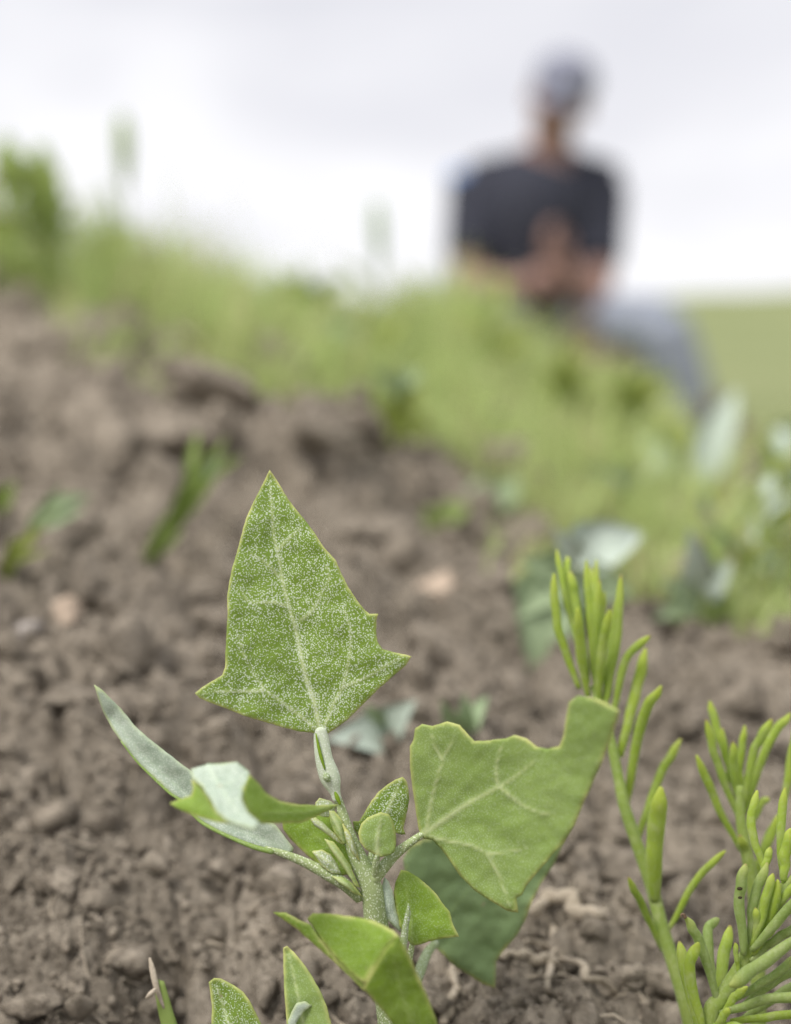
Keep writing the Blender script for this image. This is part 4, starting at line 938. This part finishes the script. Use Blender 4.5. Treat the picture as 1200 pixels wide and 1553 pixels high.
# head frame: looks down and slightly to the left of the picture
fwd_h = Vector((-.25, -.86, -.40)).normalized(); up_h = Vector((.24, -.34, .90)); up_h = (up_h - fwd_h*up_h.dot(fwd_h)).normalized(); rt_h = fwd_h.cross(up_h)
RH = np.array(Matrix((rt_h, fwd_h, up_h)).transposed())
hp = lambda a, b_, c_: hd_c + RH @ np.array([a, b_, c_])
def hand_tubes(wr, palm_dir, side_dir):
    pd = np.array(palm_dir, float); pd /= np.linalg.norm(pd); sd2 = np.array(side_dir, float); sd2 -= pd*np.dot(sd2, pd); sd2 /= np.linalg.norm(sd2); nd = np.cross(pd, sd2)
    tb = [([wr, wr+pd*.045, wr+pd*.085], [.026, .036, .034])]
    for k, (s, L) in enumerate(((-.028, .070), (-.010, .080), (.010, .075), (.027, .058))):
        b_ = wr+pd*.08+sd2*s
        tb.append(([b_, b_+pd*L*.5+nd*.008, b_+pd*L*.85+nd*.03, b_+pd*L*.8+nd*.05], [.0105, .0100, .009, .0075]))
    b_ = wr+pd*.03-sd2*.03
    tb.append(([b_, b_-sd2*.025+pd*.025+nd*.01, b_-sd2*.028+pd*.055+nd*.025], [.013, .0115, .009]))
    return tb
tubes = [([hipc, J(812, 400, .04), chest, nb_], [.13, .12, .13, .07]), ([nb_+np.array([0, 0, -.02]), nb_, hp(0, -.03, -.07)], [.062, .056, .054]),
         ([nb_, shL], [.06, .058]), ([nb_, shR], [.06, .058]),
         ([shL, (shL+elL)/2, elL], [.058, .050, .042]), ([shR, (shR+elR)/2, elR], [.058, .050, .042]),
         ([elL, (elL*.6+haL*.4), haL], [.043, .042, .028]), ([elR, (elR*.6+haR*.4), haR], [.043, .042, .028]),
         ([hpL, (hpL+knL)/2, knL], [.09, .075, .058]), ([hpR, (hpR+knR)/2, knR], [.09, .075, .058]),
         ([knL, (knL*.6+anL*.4), anL], [.055, .055, .036]), ([knR, (knR*.6+anR*.4), anR], [.055, .055, .036]),
         ([anL, foL+np.array([0, 0, .05])], [.036, .04]), ([anR, foR+np.array([0, 0, .05])], [.036, .04]),
         ([hp(0, .095, .035), hp(0, .112, .0), hp(0, .118, -.022), hp(0, .095, -.034)], [.011, .013, .016, .010])]
tubes += hand_tubes(haL, (.70, -.5, .15), (-.3, -.2, .9)) + hand_tubes(haR, (-.5, -.35, .62), (-.2, -.5, -.85))
balls = [(hp(0, 0, .02), (.076, .094, .100), RH), (hp(0, .035, -.055), (.056, .062, .062), RH), (hp(.078, -.01, -.005), (.012, .022, .034), RH), (hp(-.078, -.01, -.005), (.012, .022, .034), RH), (hp(0, .088, -.066), (.026, .014, .010), RH), (hp(0, .07, -.105), (.026, .024, .018), RH)]
body = blob_mesh('body', tubes, balls, M['skin'], .0065, per, 4)
blob_mesh('shirt', [([hipc+np.array([0, 0, .02]), J(812, 400, .04), chest, nb_+np.array([0, 0, -.035])], [.165, .160, .160, .085]), ([nb_+np.array([0, 0, -.03]), shL], [.075, .078]), ([nb_+np.array([0, 0, -.03]), shR], [.075, .080]),
                    ([J(790, 440, -.02), J(845, 462, -.02)], [.12, .11]), ([shL, shL*.75+elL*.25, shL*.28+elL*.72], [.078, .076, .070]), ([shR, shR*.75+elR*.25, shR*.36+elR*.64], [.082, .076, .070]), ([nb_+np.array([.02, 0, -.05]), J(912, 278, .0), J(926, 284, .0)], [.07, .07, .055]), ([chest+np.array([-.05, 0, .0]), J(760, 345, -.03)], [.11, .09]), ([chest+np.array([.05, 0, 0]), J(880, 345, -.03)], [.11, .09])],
          [], M['shirt'], .012, per, 6)
blob_mesh('trousers', [([hpL, (hpL+knL)/2, knL], [.125, .098, .075]), ([hpR, (hpR+knR)/2, knR], [.125, .098, .078]), ([knL, (knL*.6+anL*.4), anL], [.075, .072, .058]), ([knR, (knR*.6+anR*.4), anR], [.078, .076, .060]), ([hpL, hipc, hpR], [.13, .14, .13])], [], M['jeans'], .012, per, 6)
capo = blob_mesh('cap', [], [(hp(0, -.014, .062), (.089, .106, .074), RH)], M['cap'], .010, per, 3)
br = blob_mesh('brim', [], [(hp(0, .100, .046), (.066, .062, .008), RH)], M['cap'], .006, capo, 2)
blob_mesh('hair', [], [(hp(0, -.045, -.01), (.080, .060, .062), RH)], M['hair'], .010, per, 2)
for s in (-1, 1):
    link_obj('eye', mesh_from((IV1*np.array([.012, .012, .008])) @ RH.T + hp(.032*s, .082, -.004) - PO, IF1, M['eye']), per)
for an, fo, dr in ((anL, foL, np.array([.5, -.8, 0])), (anR, foR, np.array([.45, -.85, 0]))):
    dr = dr/np.linalg.norm(dr); h0 = fo+np.array([0, 0, .045])
    blob_mesh('shoe', [([h0-dr*.05, h0+dr*.05, h0+dr*.16+np.array([0, 0, -.012]), h0+dr*.20+np.array([0, 0, -.018])], [.046, .046, .040, .026]), ([h0+np.array([0, 0, .02]), h0+np.array([0, 0, .09])], [.048, .052])], [], M['shoe'], .010, per, 3)
# guessed shape, added to give the hint of blue behind the shoulder
bgp = on_ground(706, D0+.16)
guessed_bag = thing('guessed_bag', bgp, "guessed blue shape added for a hint of blue behind the sitting person's shoulder", 'guessed_bag')
bv = lump(IV3, 77, .08); bv = np.sign(bv)*np.abs(bv)**.7
bc = P(702, 330, D0+.14); zt = bc[2]+.13; zb = bgp[2]-.01
link_obj('guessed_pack', mesh_from(bv*np.array([.045, .07, (zt-zb)*.5])+np.array([bc[0], bc[1], (zt+zb)*.5])-bgp, IF3, M['blue_hint']), guessed_bag)
link_obj('guessed_flap', mesh_from(bv*np.array([.047, .073, .03])+np.array([bc[0], bc[1], zt-.02])-bgp, IF3, M['blue_hint']), guessed_bag)
